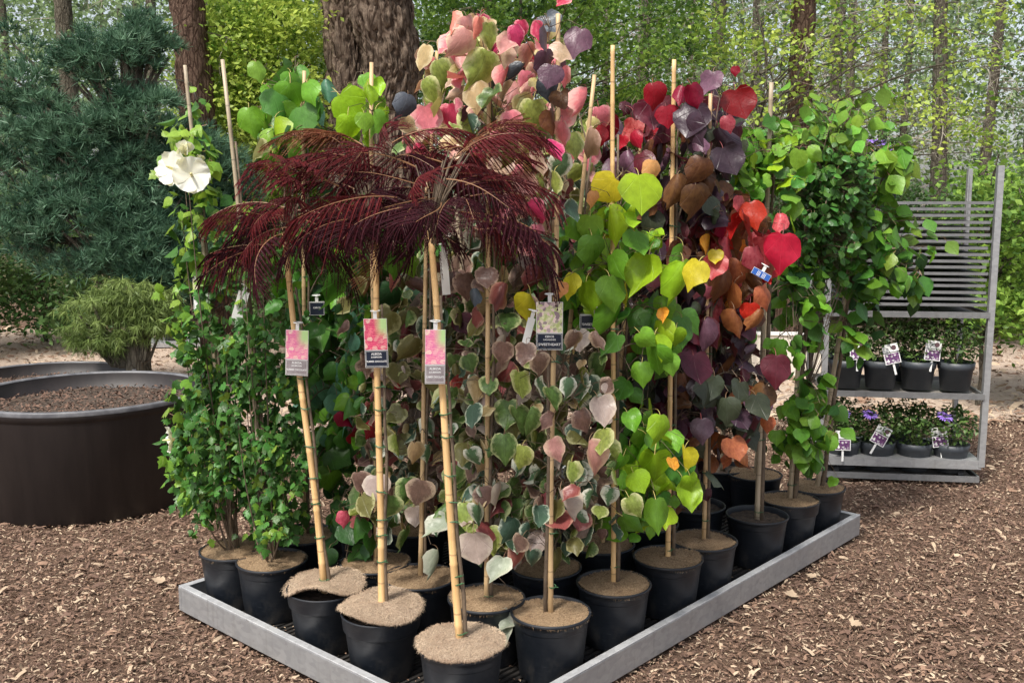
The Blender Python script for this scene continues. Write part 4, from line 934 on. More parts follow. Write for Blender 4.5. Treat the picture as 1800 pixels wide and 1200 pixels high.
for a in [
 ('N', 850, 130, 85, 90, 26, 36, 54, VT, B_), ('Q', 790, 150, 55, 75, 16, 34, 50, VT, B_), ('F', 950, 150, 50, 110, 22, 34, 50, {**VT, 'plum': 4, 'slate': 2}, B_), ('N', 880, 250, 90, 60, 30, 30, 46, VT, B_),
 ('Q', 780, 250, 80, 50, 20, 28, 44, VT, B_), ('F', 950, 260, 60, 70, 22, 32, 48, VT, B_), ('R', 1015, 250, 45, 80, 12, 34, 48, VT, B_), ('F', 935, 360, 55, 70, 26, 30, 46, {**VT, 'redmauve': 3, 'slategreen': 2}, B_), ('R', 1010, 380, 40, 60, 12, 34, 48, VD, B_),
 ('Q', 860, 320, 110, 60, 30, 30, 46, VD, B_), ('X1', 820, 400, 120, 80, 34, 34, 50, VD, B_), ('N', 900, 460, 80, 80, 30, 36, 52, {**V_, 'green': 4, 'redmauve': 2}, B_), ('M', 790, 520, 90, 90, 34, 34, 50, {**VD, 'green': 4}, B_),
 ('M', 760, 650, 100, 100, 42, 34, 52, V_, B_), ('N', 890, 640, 90, 110, 46, 34, 52, V_, B_), ('F', 1000, 680, 80, 90, 34, 34, 50, V_, (.03, .2)), ('F', 1000, 830, 85, 90, 42, 34, 52, V_, (.02, .2)), ('N', 900, 820, 90, 100, 55, 34, 54, V_, (-.05, .2)),
 ('M', 740, 820, 110, 100, 46, 34, 52, V_, (.02, .2)), ('M', 700, 900, 80, 50, 20, 34, 50, V_, (.0, .16)), ('N', 880, 920, 100, 60, 44, 36, 54, {**V_, 'mauveback': 6}, (-.08, .16)), ('F', 960, 930, 70, 60, 22, 34, 50, V_, (.02, .2)), ('F', 1050, 930, 50, 45, 12, 32, 46, V_, (.05, .2)),
 ('N', 870, 720, 100, 90, 34, 36, 52, V_, (-.02, .16)), ('M', 680, 730, 70, 80, 22, 34, 50, {**VD, 'crimson': 2}, B_), ('Q', 740, 600, 90, 120, 44, 36, 52, VD, B_), ('Q', 720, 780, 90, 100, 34, 36, 52, VD, B_),
 ('O', 640, 200, 45, 60, 12, 32, 50, {'lime': 3, 'limegreen': 3, 'mid': 2}, B_), ('P', 510, 200, 60, 70, 26, 40, 58, {'mid': 4, 'green': 3, 'limegreen': 2, 'bluegreen': 1}, B_), ('P', 520, 290, 60, 60, 20, 36, 52, GR, B_), ('P', 570, 430, 70, 80, 30, 40, 58, {**GR, 'mid': 6}, B_),
 ('P', 585, 560, 60, 100, 34, 40, 58, GR, B_), ('P', 590, 700, 55, 100, 34, 38, 54, {**GR, 'bluegreen': 3}, B_), ('P', 595, 850, 45, 110, 30, 36, 52, GR, (-.05, .16)), ('O', 690, 440, 80, 60, 26, 38, 56, {**GR, 'limegreen': 3}, B_), ('O', 660, 560, 60, 90, 30, 38, 54, {**GR, 'olive': 2, 'mauve': 1}, B_),
 ('O', 640, 700, 60, 90, 30, 38, 54, {**GR, 'crimson': 1.5, 'mauve': 2}, B_), ('O', 610, 940, 45, 60, 22, 36, 50, {'green': 2, 'dark': 4}, (-.05, .1)), ('X2', 560, 500, 80, 120, 34, 38, 54, GR, B_), ('X2', 560, 750, 70, 120, 34, 38, 54, GR, B_), ('X4', 700, 520, 110, 140, 50, 36, 52, {**GR, 'mauve': 2}, B_),
 ('X4', 700, 760, 90, 120, 30, 36, 52, VD, B_), ('X7', 640, 480, 90, 140, 44, 36, 52, GR, B_), ('X7', 630, 720, 80, 110, 30, 36, 52, GR, B_), ('X1', 830, 560, 110, 100, 40, 36, 52, VD, B_), ('X1', 820, 760, 100, 120, 40, 36, 52, VD, B_),
 ('X3', 900, 440, 110, 100, 44, 38, 56, {'green': 5, 'dark': 3, 'burgundy': 2, 'mid': 1}, B_), ('X3', 900, 600, 110, 110, 44, 38, 56, {'green': 4, 'dark': 4, 'burgundy': 2}, B_), ('X3', 900, 780, 90, 100, 26, 36, 50, VD, B_),
 ('R', 1020, 500, 60, 90, 26, 36, 52, {'green': 5, 'dark': 3, 'redmauve': 2}, B_), ('R', 1030, 660, 60, 90, 26, 36, 52, VD, B_), ('R', 1020, 820, 60, 90, 22, 34, 50, VD, B_),
 ('G', 1075, 420, 65, 80, 24, 40, 60, LM, (-.02, .14)), ('G', 1060, 540, 60, 70, 18, 40, 56, LM, (.0, .14)), ('G', 1150, 600, 50, 80, 20, 38, 56, {'mid': 5, 'green': 3, 'lime': 2}, (-.04, .12)), ('G', 1120, 460, 90, 50, 12, 40, 60, LM, (-.04, .12)), ('G', 1100, 760, 45, 90, 22, 34, 50, {'mid': 5, 'green': 4, 'lime': 1}, (-.02, .14)),
 ('G', 1150, 840, 60, 80, 24, 38, 58, {'mid': 5, 'green': 3, 'lime': 3}, (-.04, .12)), ('G', 1110, 900, 50, 50, 12, 36, 52, {'mid': 5, 'green': 4}, (.0, .12)),
 ('S', 1110, 250, 60, 60, 18, 38, 56, CR, B_), ('S', 1120, 350, 80, 70, 30, 38, 56, {**PU, 'bronze': 5}, B_), ('H', 1200, 260, 50, 80, 22, 40, 58, {**PU, 'bronze': 3}, B_), ('H', 1200, 400, 60, 90, 40, 40, 58, {**PU, 'bronze': 6}, B_), ('H', 1180, 560, 60, 90, 34, 38, 56, {**PU, 'crimson': 1}, (.02, .2)),
 ('H', 1190, 700, 60, 90, 34, 38, 56, PU, (.02, .2)), ('H', 1200, 830, 45, 70, 14, 36, 50, PU, (.04, .2)), ('S', 1150, 680, 70, 90, 30, 38, 56, PU, B_), ('S', 1080, 720, 70, 100, 26, 36, 52, {**PU, 'green': 3}, B_), ('S', 1130, 510, 80, 80, 30, 38, 56, PU, B_),
 ('I', 1262, 240, 45, 80, 20, 38, 56, {**PU, 'crimson': 1}, B_), ('I', 1250, 380, 50, 70, 22, 38, 56, {**PU, 'bronze': 5}, B_), ('I', 1300, 440, 60, 80, 34, 38, 58, FL, (-.06, .14)), ('I', 1280, 540, 60, 60, 26, 38, 56, {**FL, 'bronze': 6, 'burgundy': 3}, (-.02, .16)), ('I', 1270, 640, 65, 80, 36, 38, 56, {**PU, 'bronze': 4}, (-.02, .16)),
 ('I', 1290, 720, 70, 60, 26, 38, 56, {**PU, 'darkolive': 6, 'copper': 1}, (-.04, .14)), ('I', 1270, 800, 40, 40, 10, 34, 48, {'copper': 2, 'bronze': 3, 'purple': 2}, B_), ('S2', 1160, 450, 80, 120, 40, 36, 54, {**PU, 'bronze': 4}, B_), ('S2', 1160, 680, 80, 120, 36, 36, 54, PU, B_),
 ('Tt', 1235, 480, 60, 120, 34, 36, 54, PU, B_), ('Tt', 1235, 680, 60, 110, 30, 36, 54, PU, B_), ('X5', 1030, 450, 90, 120, 40, 36, 54, {'burgundy': 3, 'green': 4, 'purple': 3}, B_), ('X5', 1030, 680, 90, 120, 36, 36, 52, {'burgundy': 3, 'green': 3, 'purple': 4}, B_), ('X6', 1120, 430, 80, 120, 36, 36, 52, PU, B_), ('X6', 1110, 660, 80, 120, 30, 36, 52, PU, B_),
 ('Vv', 1285, 560, 35, 60, 12, 30, 44, {'green': 2, 'dark': 2}, B_)]:
    fill(*a[:5], int(a[5]*1.5), *a[6:9], dY=a[9])
for k, I in list(PL.items()):
    if k in ('A', 'B', 'C', 'D', 'E', 'J', 'K', 'L', 'Uu'): continue
    finish(k, 10)

# ---- green standards J, K, L: smaller leaves
def small_fill(key, cx, cy, rx, ry, n, s0, s1, shapes, mats, dY=(-.18, .18), droop=(0, 1.2), facing=1.2):
    # leaves gather round short shoots, so crowns stay loose with gaps
    I = PL[key]; k = max(2, int(n/10)); sh_ = []
    for _ in range(k):
        a = U(0, 6.283); q = random.random()**.5*1.06; e = U(-.9, .9); sh_.append((cx+rx*q*math.cos(a), cy+ry*q*math.sin(a), I['Y']+U(*dY), e, U(.8, 2.2), random.random() < .25))
    for _ in range(int(n*1.25)):
        (ux, uy, Yc, e, ln_, yg) = random.choice(sh_); t_ = random.gauss(0, 1); sp_ = s1*.55
        Y = Yc+random.gauss(0, .025); s = U(s0, s1)*(.8 if yg else 1)/CF*Y; p = AT(ux+t_*sp_*e+random.gauss(0, sp_*.55), uy+t_*sp_*ln_*.75+random.gauss(0, sp_*.5), Y)
        I['leaves'].append((p, s, -math.pi/2+random.gauss(0, facing), U(*droop), random.gauss(0, .6), random.choice(shapes), wpick(mats), 'petiole'))
HE = ['heart0', 'heart1', 'heart2', 'heart5']; OV = ['ovate%d' % i for i in range(4)]; LB = ['lobed%d' % i for i in range(4)]; SM = ['small%d' % i for i in range(4)]
FR = {'L_mid': 3, 'L_limegreen': 3, 'L_lime': 2, 'L_green': 2, 'fresh': 2}; FD = {'L_green': 4, 'L_mid': 3, 'fresh': 1, 'L_dark': 1}
small_fill('J', 1358, 285, 56, 56, 150, 22, 36, HE, FR); small_fill('J', 1395, 500, 42, 85, 56, 22, 34, HE, FD); small_fill('J', 1375, 620, 40, 40, 12, 22, 32, HE, FD); small_fill('J', 1335, 370, 50, 40, 24, 22, 32, HE, FD)
small_fill('K', 1458, 345, 72, 108, 1150, 12, 20, OV, {'privet': 6, 'L_green': 1}, (-.25, .25)); small_fill('K', 1455, 345, 40, 70, 260, 12, 20, OV, {'privet': 6, 'L_green': 1}, (-.2, .1)); small_fill('K', 1440, 215, 60, 45, 60, 22, 36, OV, {'fresh': 4, 'L_limegreen': 1}); small_fill('K', 1415, 470, 60, 70, 100, 16, 24, OV, FD)
small_fill('K', 1428, 735, 50, 62, 84, 24, 38, OV+HE, {**FD, 'L_mid': 5, 'L_limegreen': 2}, (-.2, .0)); small_fill('K', 1370, 800, 30, 40, 16, 18, 30, OV, FD, (-.1, .1))
small_fill('L', 1520, 420, 62, 70, 80, 26, 40, OV, {'fresh': 3, 'L_green': 3, 'L_mid': 2}); small_fill('L', 1470, 530, 60, 50, 28, 26, 40, OV, FD); small_fill('L', 1555, 320, 35, 60, 22, 28, 44, OV, {'fresh': 2, 'L_limegreen': 2}); small_fill('L', 1570, 430, 60, 105, 84, 26, 42, OV, {**FD, 'fresh': 3}); small_fill('L', 1500, 470, 65, 60, 46, 24, 40, OV, FD); small_fill('L', 1540, 250, 50, 60, 40, 26, 46, OV, {'fresh': 3, 'L_limegreen': 2}); small_fill('L', 1460, 215, 60, 50, 40, 26, 44, OV, {'fresh': 3, 'L_limegreen': 2})
for k in 'JKL': finish(k, 12, r0=.003)

# ---- hibiscus
HM = {'hib': 7, 'hib_tip': 1}; HT = {'hib_tip': 3, 'hib': 1}
for a in [('A', 332, 235, 46, 45, 60, 20, 36, OV+LB, HT), ('A', 345, 350, 40, 60, 60, 18, 32, OV+LB, HT), ('A', 350, 470, 48, 70, 100, 18, 32, LB+OV, {'hib': 2, 'hib_tip': 2}), ('A', 358, 620, 55, 90, 300, 14, 25, LB+OV, HM),
          ('A', 360, 800, 52, 122, 760, 14, 24, LB+SM, HM), ('A', 315, 575, 20, 50, 20, 18, 28, LB, HT), ('A', 312, 700, 24, 30, 26, 18, 28, LB, HT), ('A', 310, 830, 25, 30, 26, 18, 28, LB, HT),
          ('B', 450, 450, 60, 50, 90, 16, 28, LB+OV, {'hib': 2, 'hib_tip': 1}), ('B', 462, 580, 68, 100, 330, 13, 23, LB+OV, HM), ('B', 468, 770, 74, 135, 950, 13, 23, LB+SM, {'hib': 9, 'hib_tip': 1}), ('B', 475, 900, 58, 60, 260, 14, 24, LB, {'hib': 9, 'hib_tip': 1}), ('B', 415, 330, 20, 60, 22, 20, 34, OV, HT)]:
    small_fill(a[0], *a[1:], dY=(-.2, .2), droop=(-.1, 1.3))
def stems(key, n, spread):
    I = PL[key]; root = I['root']; L = I['leaves']; loc = root.location
    for i in range(n):
        t = random.choice(L); e = Vector(t[0])-loc; a = Vector((U(-.02, .02), U(-.02, .02), PH*.9)); e.z = max(e.z, .6)
        m = Vector((e.x*.75, e.y*.75, e.z*.45)); mb = MB(); pts = [a*(1-s)**2+m*2*s*(1-s)+e*s*s for s in np.linspace(0, 1, 9)]
        mb.tube(pts, [.0045*(1-.7*s) for s in np.linspace(0, 1, 9)], 5, cap=False)
        for t2 in sorted(L, key=lambda q: min((Vector(q[0])-loc-p).length for p in pts[3:]))[:14]:
            e2 = Vector(t2[0])-loc; f = min(pts, key=lambda q: (q-e2).length); mb.tube([f, (f+e2)/2+Vector((0, 0, -.006)), e2], .0011, 3, cap=False)
        mb.build('branch', M['stemwood'], root)
    place_leaves(root, L, 300)
stems('A', 12, .1); stems('B', 14, .1)
def hib_flower(root, px, py, Yd, size, az, el, closed=False):
    I = PL[root]; r_ = I['root']; c = AT(px, py, Yd)-r_.location; rot = Euler((math.pi/2-el, 0, az)).to_matrix(); st = MB()
    st.tube([(0, 0, 0), (0, 0, size*.25), (0, 0, size*.42)], [size*.045, size*.05, size*.02], 7); st.lathe([(0, -size*.12), (size*.06, -size*.1), (size*.09, 0), (0, .001)], 8)
    fl = st.build('flower', M['stamen'], r_, True); fl.matrix_basis = Matrix.Translation(c)@rot.to_4x4()
    for k in range(5):
        w = 2*math.pi*k/5+.3; V = []; n = 6; m = 5; op = .95 if not closed else .25
        for i in range(n+1):
            t = i/n; wd = size*.42*math.sin(min(1, t*1.08)*math.pi*.78)**.8
            for j in range(-m, m+1):
                s = j/m; rr = size*.62*t*(1-.10*abs(s)*t); z = size*(.42*(t**.8)*(1-op)+.12*t+.05*t*t*math.sin(s*7+k)+.07*s*s*t)
                V.append((rr*op+.0, wd*s, z if not closed else rr))
        F = [(i*(2*m+1)+j, (i+1)*(2*m+1)+j, (i+1)*(2*m+1)+j+1, i*(2*m+1)+j+1) for i in range(n) for j in range(2*m)]
        mb = MB(); Mz = Matrix.Rotation(w, 3, 'Z')@Matrix.Rotation(.12, 3, 'X'); mb.add([Mz@Vector(v) for v in V], F); o = mb.build('petal', M['petal_white'], fl, True)
YA = PL['A']['Y']
hib_flower('A', 306, 298, YA-.27, .105, -.35, .25); hib_flower('A', 337, 308, YA-.31, .108, .25, .1); hib_flower('A', 326, 270, YA-.25, .075, .1, .9, True); hib_flower('A', 303, 772, YA-.2, .085, -1.2, 0)
hib_flower('A', 350, 285, YA-.02, .05, .3, .8, True)

# ---- feathery maroon fronds
def frond(seed, mats):
    rr = random.Random(seed); mb = MB(); arch = rr.uniform(.2, .6)
    def rp(t): return Vector((t-.12*t*t, .06*math.sin(t*3+seed), .22*t-arch*t*t))
    pts = [rp(t) for t in np.linspace(0, 1, 9)]; mb.tube(pts, [.009*(1-.7*i/8) for i in range(9)], 4, 1, cap=False)
    npn = rr.randint(12, 15)
    for i in range(npn):
        t = .16+.84*i/(npn-1); p = rp(t); fw = (rp(min(1, t+.02))-rp(t-.02)).normalized(); side = fw.cross(Vector((0, 0, 1))).normalized()
        for sg in (-1, 1):
            L = .40*(math.sin(math.pi*(.22+.62*t)))*rr.uniform(.85, 1.1); dr = rr.uniform(.5, 2.2)
            d0 = (fw*(.55+.5*t)+side*sg*(1.1-.6*t)).normalized(); nb = 7; q = [p+d0*L*s-Vector((0, 0, dr*L*s*s*.55)) for s in np.linspace(0, 1, nb)]
            mb.tube(q, [.0035]*nb, 3, 0, cap=False)
            nl = 17
            for k in range(nl):
                s = (k+.8)/nl; x = s*(nb-1); a = min(int(x), nb-2); c = q[a].lerp(q[a+1], x-a); dd = (q[a+1]-q[a]).normalized(); lat = dd.cross(Vector((0, 0, 1)))
                lat = (lat.normalized() if lat.length > .05 else side); ll = .066*(math.sin(math.pi*(.12+.8*s))**.5)*rr.uniform(.85, 1.1)
                for g in (-1, 1):
                    v = (lat*g*.42+dd*.75+Vector((0, 0, -.25-rr.uniform(0, .5)))).normalized(); w = dd.cross(v).normalized()*.0060+dd*.003
                    mb.add([c-w*.4, c+v*ll*.5-w, c+v*ll, c+v*ll*.5+w], [(0, 1, 2, 3)], 0)
    return mb.mesh('frond', mats)
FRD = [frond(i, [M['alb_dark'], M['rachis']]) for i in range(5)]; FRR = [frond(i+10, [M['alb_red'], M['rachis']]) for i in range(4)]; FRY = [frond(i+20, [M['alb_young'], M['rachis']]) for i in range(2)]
def albizia(key, spots):
    I = PL[key]; root = I['root']; loc = root.location; tp = I['t']; Y = I['Y']
    for (px, py, dY, az, pit, s, kind) in spots:
        c = AT(px, py, Y+dY)-loc
        me = random.choice({'d': FRD, 'r': FRR, 'y': FRY}[kind]); o = link('frond', me, root); 
        o.matrix_basis = Matrix.Translation(c)@Euler((U(-.9, .9), -pit-U(0, .15), az+U(-.6, .6))).to_matrix().to_4x4()@Matrix.Scale(s, 4)
        mb = MB(); a = tp+Vector((0, 0, -U(.0, .06))); m = (a+c)/2+Vector((0, 0, .04)); mb.tube([a*(1-q)**2+m*2*q*(1-q)+c*q*q for q in np.linspace(0, 1, 6)], [.0035, .003, .003, .0026, .0022, .002], 4, cap=False); mb.build('branch', M['stemwood'], root)
def crown_spots(cx, cy, rx, ry, n, extra=()):
    out = []
    for i in range(n):
        a = 2*math.pi*(i+U(0, .6))/n*2.618; px = cx+rx*U(0, 1)*math.cos(a); py = cy+U(-ry, ry); up = (cy-py)/ry
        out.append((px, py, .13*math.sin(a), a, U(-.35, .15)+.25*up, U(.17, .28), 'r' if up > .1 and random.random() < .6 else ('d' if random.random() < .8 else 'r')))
    return out+list(extra)
PI = math.pi
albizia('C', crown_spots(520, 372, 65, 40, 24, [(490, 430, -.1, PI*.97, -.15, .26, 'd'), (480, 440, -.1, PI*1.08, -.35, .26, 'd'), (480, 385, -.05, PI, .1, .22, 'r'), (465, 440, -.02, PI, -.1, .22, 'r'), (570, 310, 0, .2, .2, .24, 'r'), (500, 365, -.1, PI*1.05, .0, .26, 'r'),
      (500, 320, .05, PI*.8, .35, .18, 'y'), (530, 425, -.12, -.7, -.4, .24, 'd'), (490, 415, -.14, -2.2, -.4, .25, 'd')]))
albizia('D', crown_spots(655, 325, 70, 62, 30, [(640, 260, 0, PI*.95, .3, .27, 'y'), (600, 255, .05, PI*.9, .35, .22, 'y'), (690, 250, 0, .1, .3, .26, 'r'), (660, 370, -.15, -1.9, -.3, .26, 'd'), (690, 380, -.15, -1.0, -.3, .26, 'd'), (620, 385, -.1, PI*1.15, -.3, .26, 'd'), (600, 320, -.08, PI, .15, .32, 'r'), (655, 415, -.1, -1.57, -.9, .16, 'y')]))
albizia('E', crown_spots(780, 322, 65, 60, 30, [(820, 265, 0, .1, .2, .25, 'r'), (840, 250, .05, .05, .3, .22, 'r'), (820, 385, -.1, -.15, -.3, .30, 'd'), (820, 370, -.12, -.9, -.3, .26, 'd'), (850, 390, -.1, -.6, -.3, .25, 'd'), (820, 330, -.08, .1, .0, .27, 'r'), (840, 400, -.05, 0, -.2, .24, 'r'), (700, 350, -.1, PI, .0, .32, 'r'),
      (800, 270, .05, .3, .3, .24, 'y'), (770, 350, -.15, -1.57, -.3, .26, 'd')]))

# ------------------------------------------------ plant labels
def text_mesh(body, size, mat, bold=True):
    cu = bpy.data.curves.new('lettering', 'FONT'); cu.body = body; cu.size = size; cu.align_x = 'CENTER'; cu.align_y = 'CENTER'; cu.extrude = .0002
    if bold: cu.offset = size*.012
    cu.resolution_u = 2
    o = bpy.data.objects.new('t', cu); COL.objects.link(o); bpy.context.view_layer.update()
    me = bpy.data.meshes.new_from_object(o.evaluated_get(bpy.context.evaluated_depsgraph_get())); bpy.data.objects.remove(o)
    me.materials.clear(); me.materials.append(M[mat]); me.name = 'lettering'; return me
def plant_label(label, px, py, Yd, w, h, pic, band, lines, roll=0, yaw=0, bandf=.36, ink='whiteink', loop=True, group=None):
    c = AT(px, py, Yd); root = thing('plant_label', label, 'plant label', c, 0, group); root.rotation_euler = (R(2), roll, yaw)
    mb = MB(); mb.box((0, 0, 0), (w, .0012, h)); mb.build('card', M['white'], root)
    if pic: mb = MB(); mb.box((0, -.0009, h*bandf/2), (w*.97, .0006, h*(1-bandf)*.985)); mb.build('picture', M[pic], root)
    if band: mb = MB(); mb.box((0, -.0009, -h/2+h*bandf/2), (w*.97, .0006, h*bandf*.94)); mb.build('title_band', M[band], root)
    if band == 'navy' or band == 'band_sheen':
        mb = MB(); b0, b1 = -h/2+h*.03, -h/2+h*bandf*.93; 
        for cc, dd in (((0, -.0014, b0), (w*.9, .0003, .0008)), ((0, -.0014, b1), (w*.9, .0003, .0008)), ((-w*.45, -.0014, (b0+b1)/2), (.0008, .0003, b1-b0)), ((w*.45, -.0014, (b0+b1)/2), (.0008, .0003, b1-b0))): mb.box(cc, dd)
        mb.build('border_line', M['white'], root)
    for tx, zz, sz in lines:
        me = text_mesh(tx, sz, ink); o = link('lettering', me, root); wd = max(v.co.x for v in me.vertices)-min(v.co.x for v in me.vertices)
        k = min(1, w*.88/wd); o.matrix_basis = Matrix.Translation((0, -.0016, zz*h))@Matrix.Rotation(R(90), 4, 'X')@Matrix.Diagonal((k, max(k, .8), 1, 1))
    if loop:
        mb = MB(); mb.box((0, .0002, h/2+.012), (.012, .0008, .024)); lp = [(.016*math.cos(a), .013+.016*math.sin(a), h/2+.024) for a in np.linspace(0, 2*PI, 13)]; mb.tube(lp, .0015, 3); mb.build('loop', M['white'], root)
    return root
AL = [("ALBIZIA", -.22, .0095), ("JULIBRISSIN", -.285, .0068), ("'SUMMER CHOCOLATE'", -.375, .0105)]
CL = [("CERCIS", -.22, .009), ("CANADENSIS", -.285, .0068), ("'SWEETHEART'", -.385, .0125)]
yC = bC.y-.03; plant_label('pink-flowered picture label with grey sheen band on the leftmost leaning bamboo', 522, 620, yC, 40/CF*yC, 82/CF*yC, 'photo_pale', 'band_sheen', AL, R(3))
yD = bD.y-.03; plant_label('pink-flowered picture label with dark navy band on the middle bamboo', 661, 603, yD, 41/CF*yD, 88/CF*yD, 'photo_red', 'navy', AL, R(-1))
yE = bE.y-.03; plant_label('long pale pink picture label on the foremost bamboo', 765, 627, yE, 36/CF*yE, 98/CF*yE, 'photo_pale', 'band_sheen', AL, R(1), R(6))
yF = bF.y-.03; plant_label('cream and green leaf picture label on the cane of the tall pink redbud', 966, 573, yF, 47/CF*yF, 86/CF*yF, 'photo_leaf', 'navy', CL, R(0), R(-2))
p = PL['P']['Y']; plant_label('dark label half hidden behind the leftmost leaning bamboo', 557, 542, p-.05, .06, .055, None, 'navy', [("CERCIS", .05, .009)], 0, R(15), .98)
p = PL['R']['Y']; plant_label('dark label reading SWEETHEART under the lime leaves', 1042, 565, p-.22, .09, .05, None, 'navy', [("'SWEETHEART'", -.2, .0115)], 0, 0, .98)
plant_label('blank white strip label right of the foremost bamboo, in shade under the fronds', 782, 480, PL['M']['Y']-.1, .028, .15, None, None, [], R(-4), R(10))
plant_label('blank tilted white strip label left of the leaf picture label', 927, 590, PL['N']['Y']-.1, .024, .12, None, None, [], R(14), R(8))
plant_label('pale weathered label hanging beside the leftmost grey cane', 345, 518, bA.y-.04, .036, .12, 'photo_leaf', None, [], R(3), R(-35), .4)
plant_label('plain tan paper label slanting off the second grey cane', 421, 542, bB.y-.03, .04, .13, None, None, [], R(17), R(20))
plant_label('blue and white striped label among the red leaves', 1338, 482, bI.y-.12, .075, .026, None, 'blue', [("||| |||", 0, .02)], R(28), R(0), .98)

# ------------------------------------------------ plant trolley at the right
RY = 5.72; pL = AT(1447, 700, RY); root = thing('plant_trolley', 'tall galvanised trolley with shelves of flowering pots behind the tray at right', 'trolley', (pL.x, RY, 0), R(-8))
RM = root.matrix_basis.copy(); RW, RD = .90, .56
Zs = [AT(1447, 832, RY).z, AT(1447, 690, RY).z, AT(1447, 550, RY).z]; ZT = AT(1447, 330, RY).z
for x in (0, RW):
    for y in (0, RD):
        mb = MB(); mb.box((x, y+.0, (ZT+.12)/2+.06), (.034, .008, ZT-.0)); mb.box((x+(.014 if x == 0 else -.014), y+(.018 if y == 0 else -.018), (ZT+.12)/2+.06), (.006, .03, ZT-.0)); mb.build('post', M['galv'], root)
for zi, z in enumerate(Zs):
    for y in (-.006, RD+.006): mb = MB(); mb.box((RW/2, y, z), (RW-.02, .012, .034)); mb.build('shelf_rail', M['galv_dull'], root)
    for x in (.012, RW-.012): mb = MB(); mb.box((x, RD/2, z), (.012, RD-.016, .034)); mb.build('shelf_rail', M['galv_dull'], root)
    mb = MB(); mb.box((RW/2, RD/2, z-.004), (RW-.06, RD-.05, .008)); mb.build('shelf_board', simple('grey ply board', (.16, .15, .14), (.22, .2, .18), 12, .7), root)
for z in (.35, .75, 1.15):
    mb = MB(); mb.tube([(0, .02, z), (0, RD-.02, z+.0)], .008, 6); mb.tube([(0, .02, z), (0, RD-.02, z-.3)], .006, 6); mb.build('side_brace', M['galv'], root)
mb = MB(); mb.box((RW/2, RD/2, .13), (RW, RD, .05)); mb.build('base', M['galv'], root)
for x in (.1, RW-.1):
    for y in (.08, RD-.08):
        mb = MB(); mb.tube([(x-.015, y, .05), (x+.015, y, .05)], .05, 14); mb.box((x, y, .09), (.05, .05, .03)); mb.build('caster', M['black'], root)
# stack of spare shelves on the trolley's upper level
ORD = ['lowest', 'second', 'third', 'fourth', 'fifth', 'sixth', 'seventh', 'eighth', 'ninth', 'tenth', 'eleventh', 'twelfth', 'thirteenth', 'fourteenth', 'fifteenth', 'sixteenth', 'topmost']
z0 = Zs[2]+.02; k = 0
while z0+.03 < ZT-.06 and k < 17:
    c = RM@Vector((RW/2+.03, RD/2, z0+.035)); t2 = thing('spare_shelf', ORD[k]+' of the galvanised spare shelves stacked on the trolley, counted from the bottom', 'shelf', c, R(-8)+U(-.02, .02), 'stack of spare shelves')
    for y in (-RD/2+.02, RD/2-.02): mb = MB(); mb.box((U(-.012, .012), y, 0), (RW-.12, .012, .016)); mb.build('edge_rail', M['galv_dull'], t2)
    mb = MB(); mb.box((0, 0, 0), (RW-.14, RD-.064, .006)); mb.build('board', M['pot_grey'], t2)
    z0 += U(.033, .039); k += 1
ZTOP = z0+.02
GP = MB(); r, h = .105, .165
GP.lathe([(0, 0), (r*.76, 0), (r*.9, h*.72), (r*.95, h*.74), (r, h), (r*.96, h), (r*.93, h*.9), (0, h*.9)], 32); GPM = GP.mesh('pot', M['pot_grey'], True)
def daisy(size):
    mb = MB(); n = 20
    for k in range(n):
        a = 2*PI*k/n; d = Vector((math.cos(a), math.sin(a), 0)); s = Vector((-d.y, d.x, 0))*size*.075; zz = size*U(.0, .08)
        mb.add([d*size*.1, d*size*.3-s+Vector((0, 0, zz)), d*size*.5+Vector((0, 0, zz-.1*size*U(0, 1))), d*size*.3+s+Vector((0, 0, zz))], [(0, 1, 2, 3)], 0)
    mb.lathe([(0, -.02*size), (size*.12, 0), (size*.10, size*.06), (0, size*.08)], 10, 1)
    return mb.mesh('flower', [M['petal_purple'], simple('flower eye', (.06, .03, .1), None)])
DSY = [daisy(.10) for _ in range(3)]
def rack_pot(lx, ly, z, label, flowers, hgt=.22, nlv=520, tag=None, group='potted plants on the steel trolley'):
    c = RM@Vector((lx, ly, z)); t = thing('flower_pot', label, 'potted plant', c, U(0, 6), group)
    link('pot', GPM, t); n = nlv
    d = RG.normal(size=(n, 3)); d /= np.linalg.norm(d, axis=1)[:, None]; P = d*RG.random((n, 1))**.4*np.array([.15, .15, hgt*.55])+np.array([0, 0, .16+hgt*.45]); P[:, 2] = np.maximum(P[:, 2], .14)
    V, F = leaf_cloud(P, .034, .5, .5); link('foliage', bulk('foliage', V, F, M['bush'], rnd=np.repeat(RG.random(n), 4)), t, 'stuff')
    mb = MB()
    for i in range(10): a = U(0, 6.28); mb.tube([(0, 0, .14), (.05*math.cos(a), .05*math.sin(a), .14+hgt*.3), (.12*math.cos(a), .12*math.sin(a), .14+hgt*.7)], .002, 3)
    mb.build('stem', M['stemgreen'], t)
    iv = t.matrix_basis.inverted()
    for (fx, fy, fz) in flowers:
        o = link('flower', random.choice(DSY), t); p_ = iv@(RM@Vector((lx+fx, ly+fy, z+fz))); o.matrix_basis = Matrix.Translation(p_)@Matrix.Rotation(-t.rotation_euler.z, 4, 'Z')@Euler((R(28), R(U(-8, 8)), 0)).to_matrix().to_4x4()
        mb = MB(); mb.tube([(0, 0, .16), p_*.6+Vector((0, 0, .06)), p_], .0022, 4); mb.build('flower_stalk', M['stemgreen'], t)
    return t
pos = ['first from the left post', 'second from the left post', 'third from the left post', 'last before the right post']
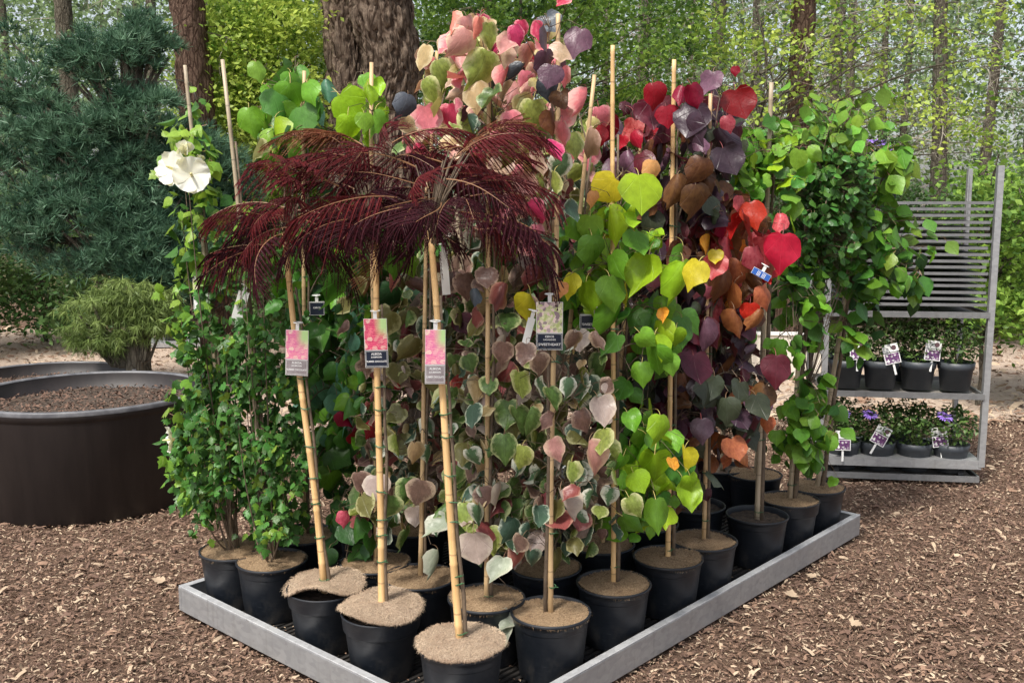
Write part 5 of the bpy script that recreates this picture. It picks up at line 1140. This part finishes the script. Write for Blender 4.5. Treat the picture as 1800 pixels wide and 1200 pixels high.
for i in range(4):
    x = .14+i*.208+U(-.008, .008)
    rack_pot(x, .12+U(-.01, .03), Zs[1]+.018, 'grey pot with dark leafy plant on the middle trolley shelf, '+pos[i], [], U(.24, .36), 620)
    rack_pot(x, .12, Zs[0]+.018, 'grey pot on the bottom trolley shelf, '+pos[i]+(', violet flower above it' if i in (0, 1, 3) else ''), [(-.02 if i == 0 else -.06, -.06, .335)] if i in (0, 1, 3) else [], .24, 560)
    if i % 2 == 0:
        rack_pot(x, .40, Zs[1]+.018, 'shaded pot in the back row of the middle trolley shelf, '+pos[i], [], .3, 420)
        rack_pot(x, .40, Zs[0]+.018, 'shaded pot in the back row of the bottom trolley shelf, '+pos[i], [], .26, 420)
    if i < 2: rack_pot(x-.02, .26, ZTOP-.0, 'violet-flowered plant on top of the shelf stack, '+pos[i], [(U(-.1, .1), U(-.1, .05), .33), (U(-.1, .1), U(-.1, 0), .28)], .24, 480)
def rack_label(px, py, label, roll=0, yaw=R(-8)):
    p = AT(px, py, RY-.03); w, h = .088, .115; t = thing('plant_label', label, 'plant label', p); t.rotation_euler = (R(-6), roll, yaw)
    mb = MB(); mb.box((0, 0, 0), (w, .0015, h)); mb.build('card', M['white'], t); mb = MB(); mb.box((0, -.0012, -h*.22), (w*.88, .0006, h*.48)); mb.build('picture', M['photo_purple'], t)
    mb = MB(); mb.box((0, -.0012, h*.08), (w, .0006, .004)); mb.build('dividing_line', M['black'], t)
    mb = MB(); mb.lathe([(0, 0), (.014, 0), (.014, .0006), (0, .0006)], 16); o = mb.build('emblem', simple('brown print', (.10, .05, .06), None), t); o.matrix_basis = Matrix.Translation((w*.22, -.0011, h*.3))@Matrix.Rotation(R(90), 4, 'X')
    mb = MB(); mb.box((0, .004, -h*.5-.02), (.012, .0015, .09)); mb.build('stick', M['white'], t)
rack_label(1508, 615, 'purple flower picture label in the left middle-shelf pot'); rack_label(1567, 622, 'slanting purple flower picture label, right one on the middle shelf', R(-14))
rack_label(1482, 774, 'purple flower picture label low at the left of the bottom shelf'); rack_label(1549, 765, 'purple flower picture label tilted on its corner above the bottom shelf', R(28)); rack_label(1640, 616, 'purple flower picture label farthest right on the middle shelf', R(5)); rack_label(1652, 768, 'purple flower picture label farthest right on the bottom shelf', R(-8))

# fallen dry leaves on the mulch near the tray
for (px, py, s, lb) in [(1435, 1012, .05, 'pale dry leaf on the mulch beside the right end of the tray'), (1390, 1048, .065, 'pale curled dry leaf on the mulch, second from the tray end'), (1497, 1092, .05, 'small pale dry leaf on the mulch right of the tray, apart from the others'),
                        (1290, 1092, .05, 'dry leaf on the mulch close to the middle of the right rail'), (290, 1020, .06, 'greyish dry leaf on the mulch left of the tray corner'), (1345, 1142, .035, 'tiny whitish leaf scrap on the mulch in front of the right rail')]:
    V, F, C, nb = SHAPES['lobed1']; me = bpy.data.meshes.new('dry_leaf'); me.from_pydata([Vector(v)*s for v in V], [], F); me.materials.append(M['chip1']); me.update()
    p = G(px, py, .03); o = thing('dry_leaf', lb, 'fallen leaf', p, 0, None, me); o.rotation_euler = (R(U(75, 100)), R(U(-15, 15)), U(0, 6.28))
print('objects', len(bpy.data.objects))
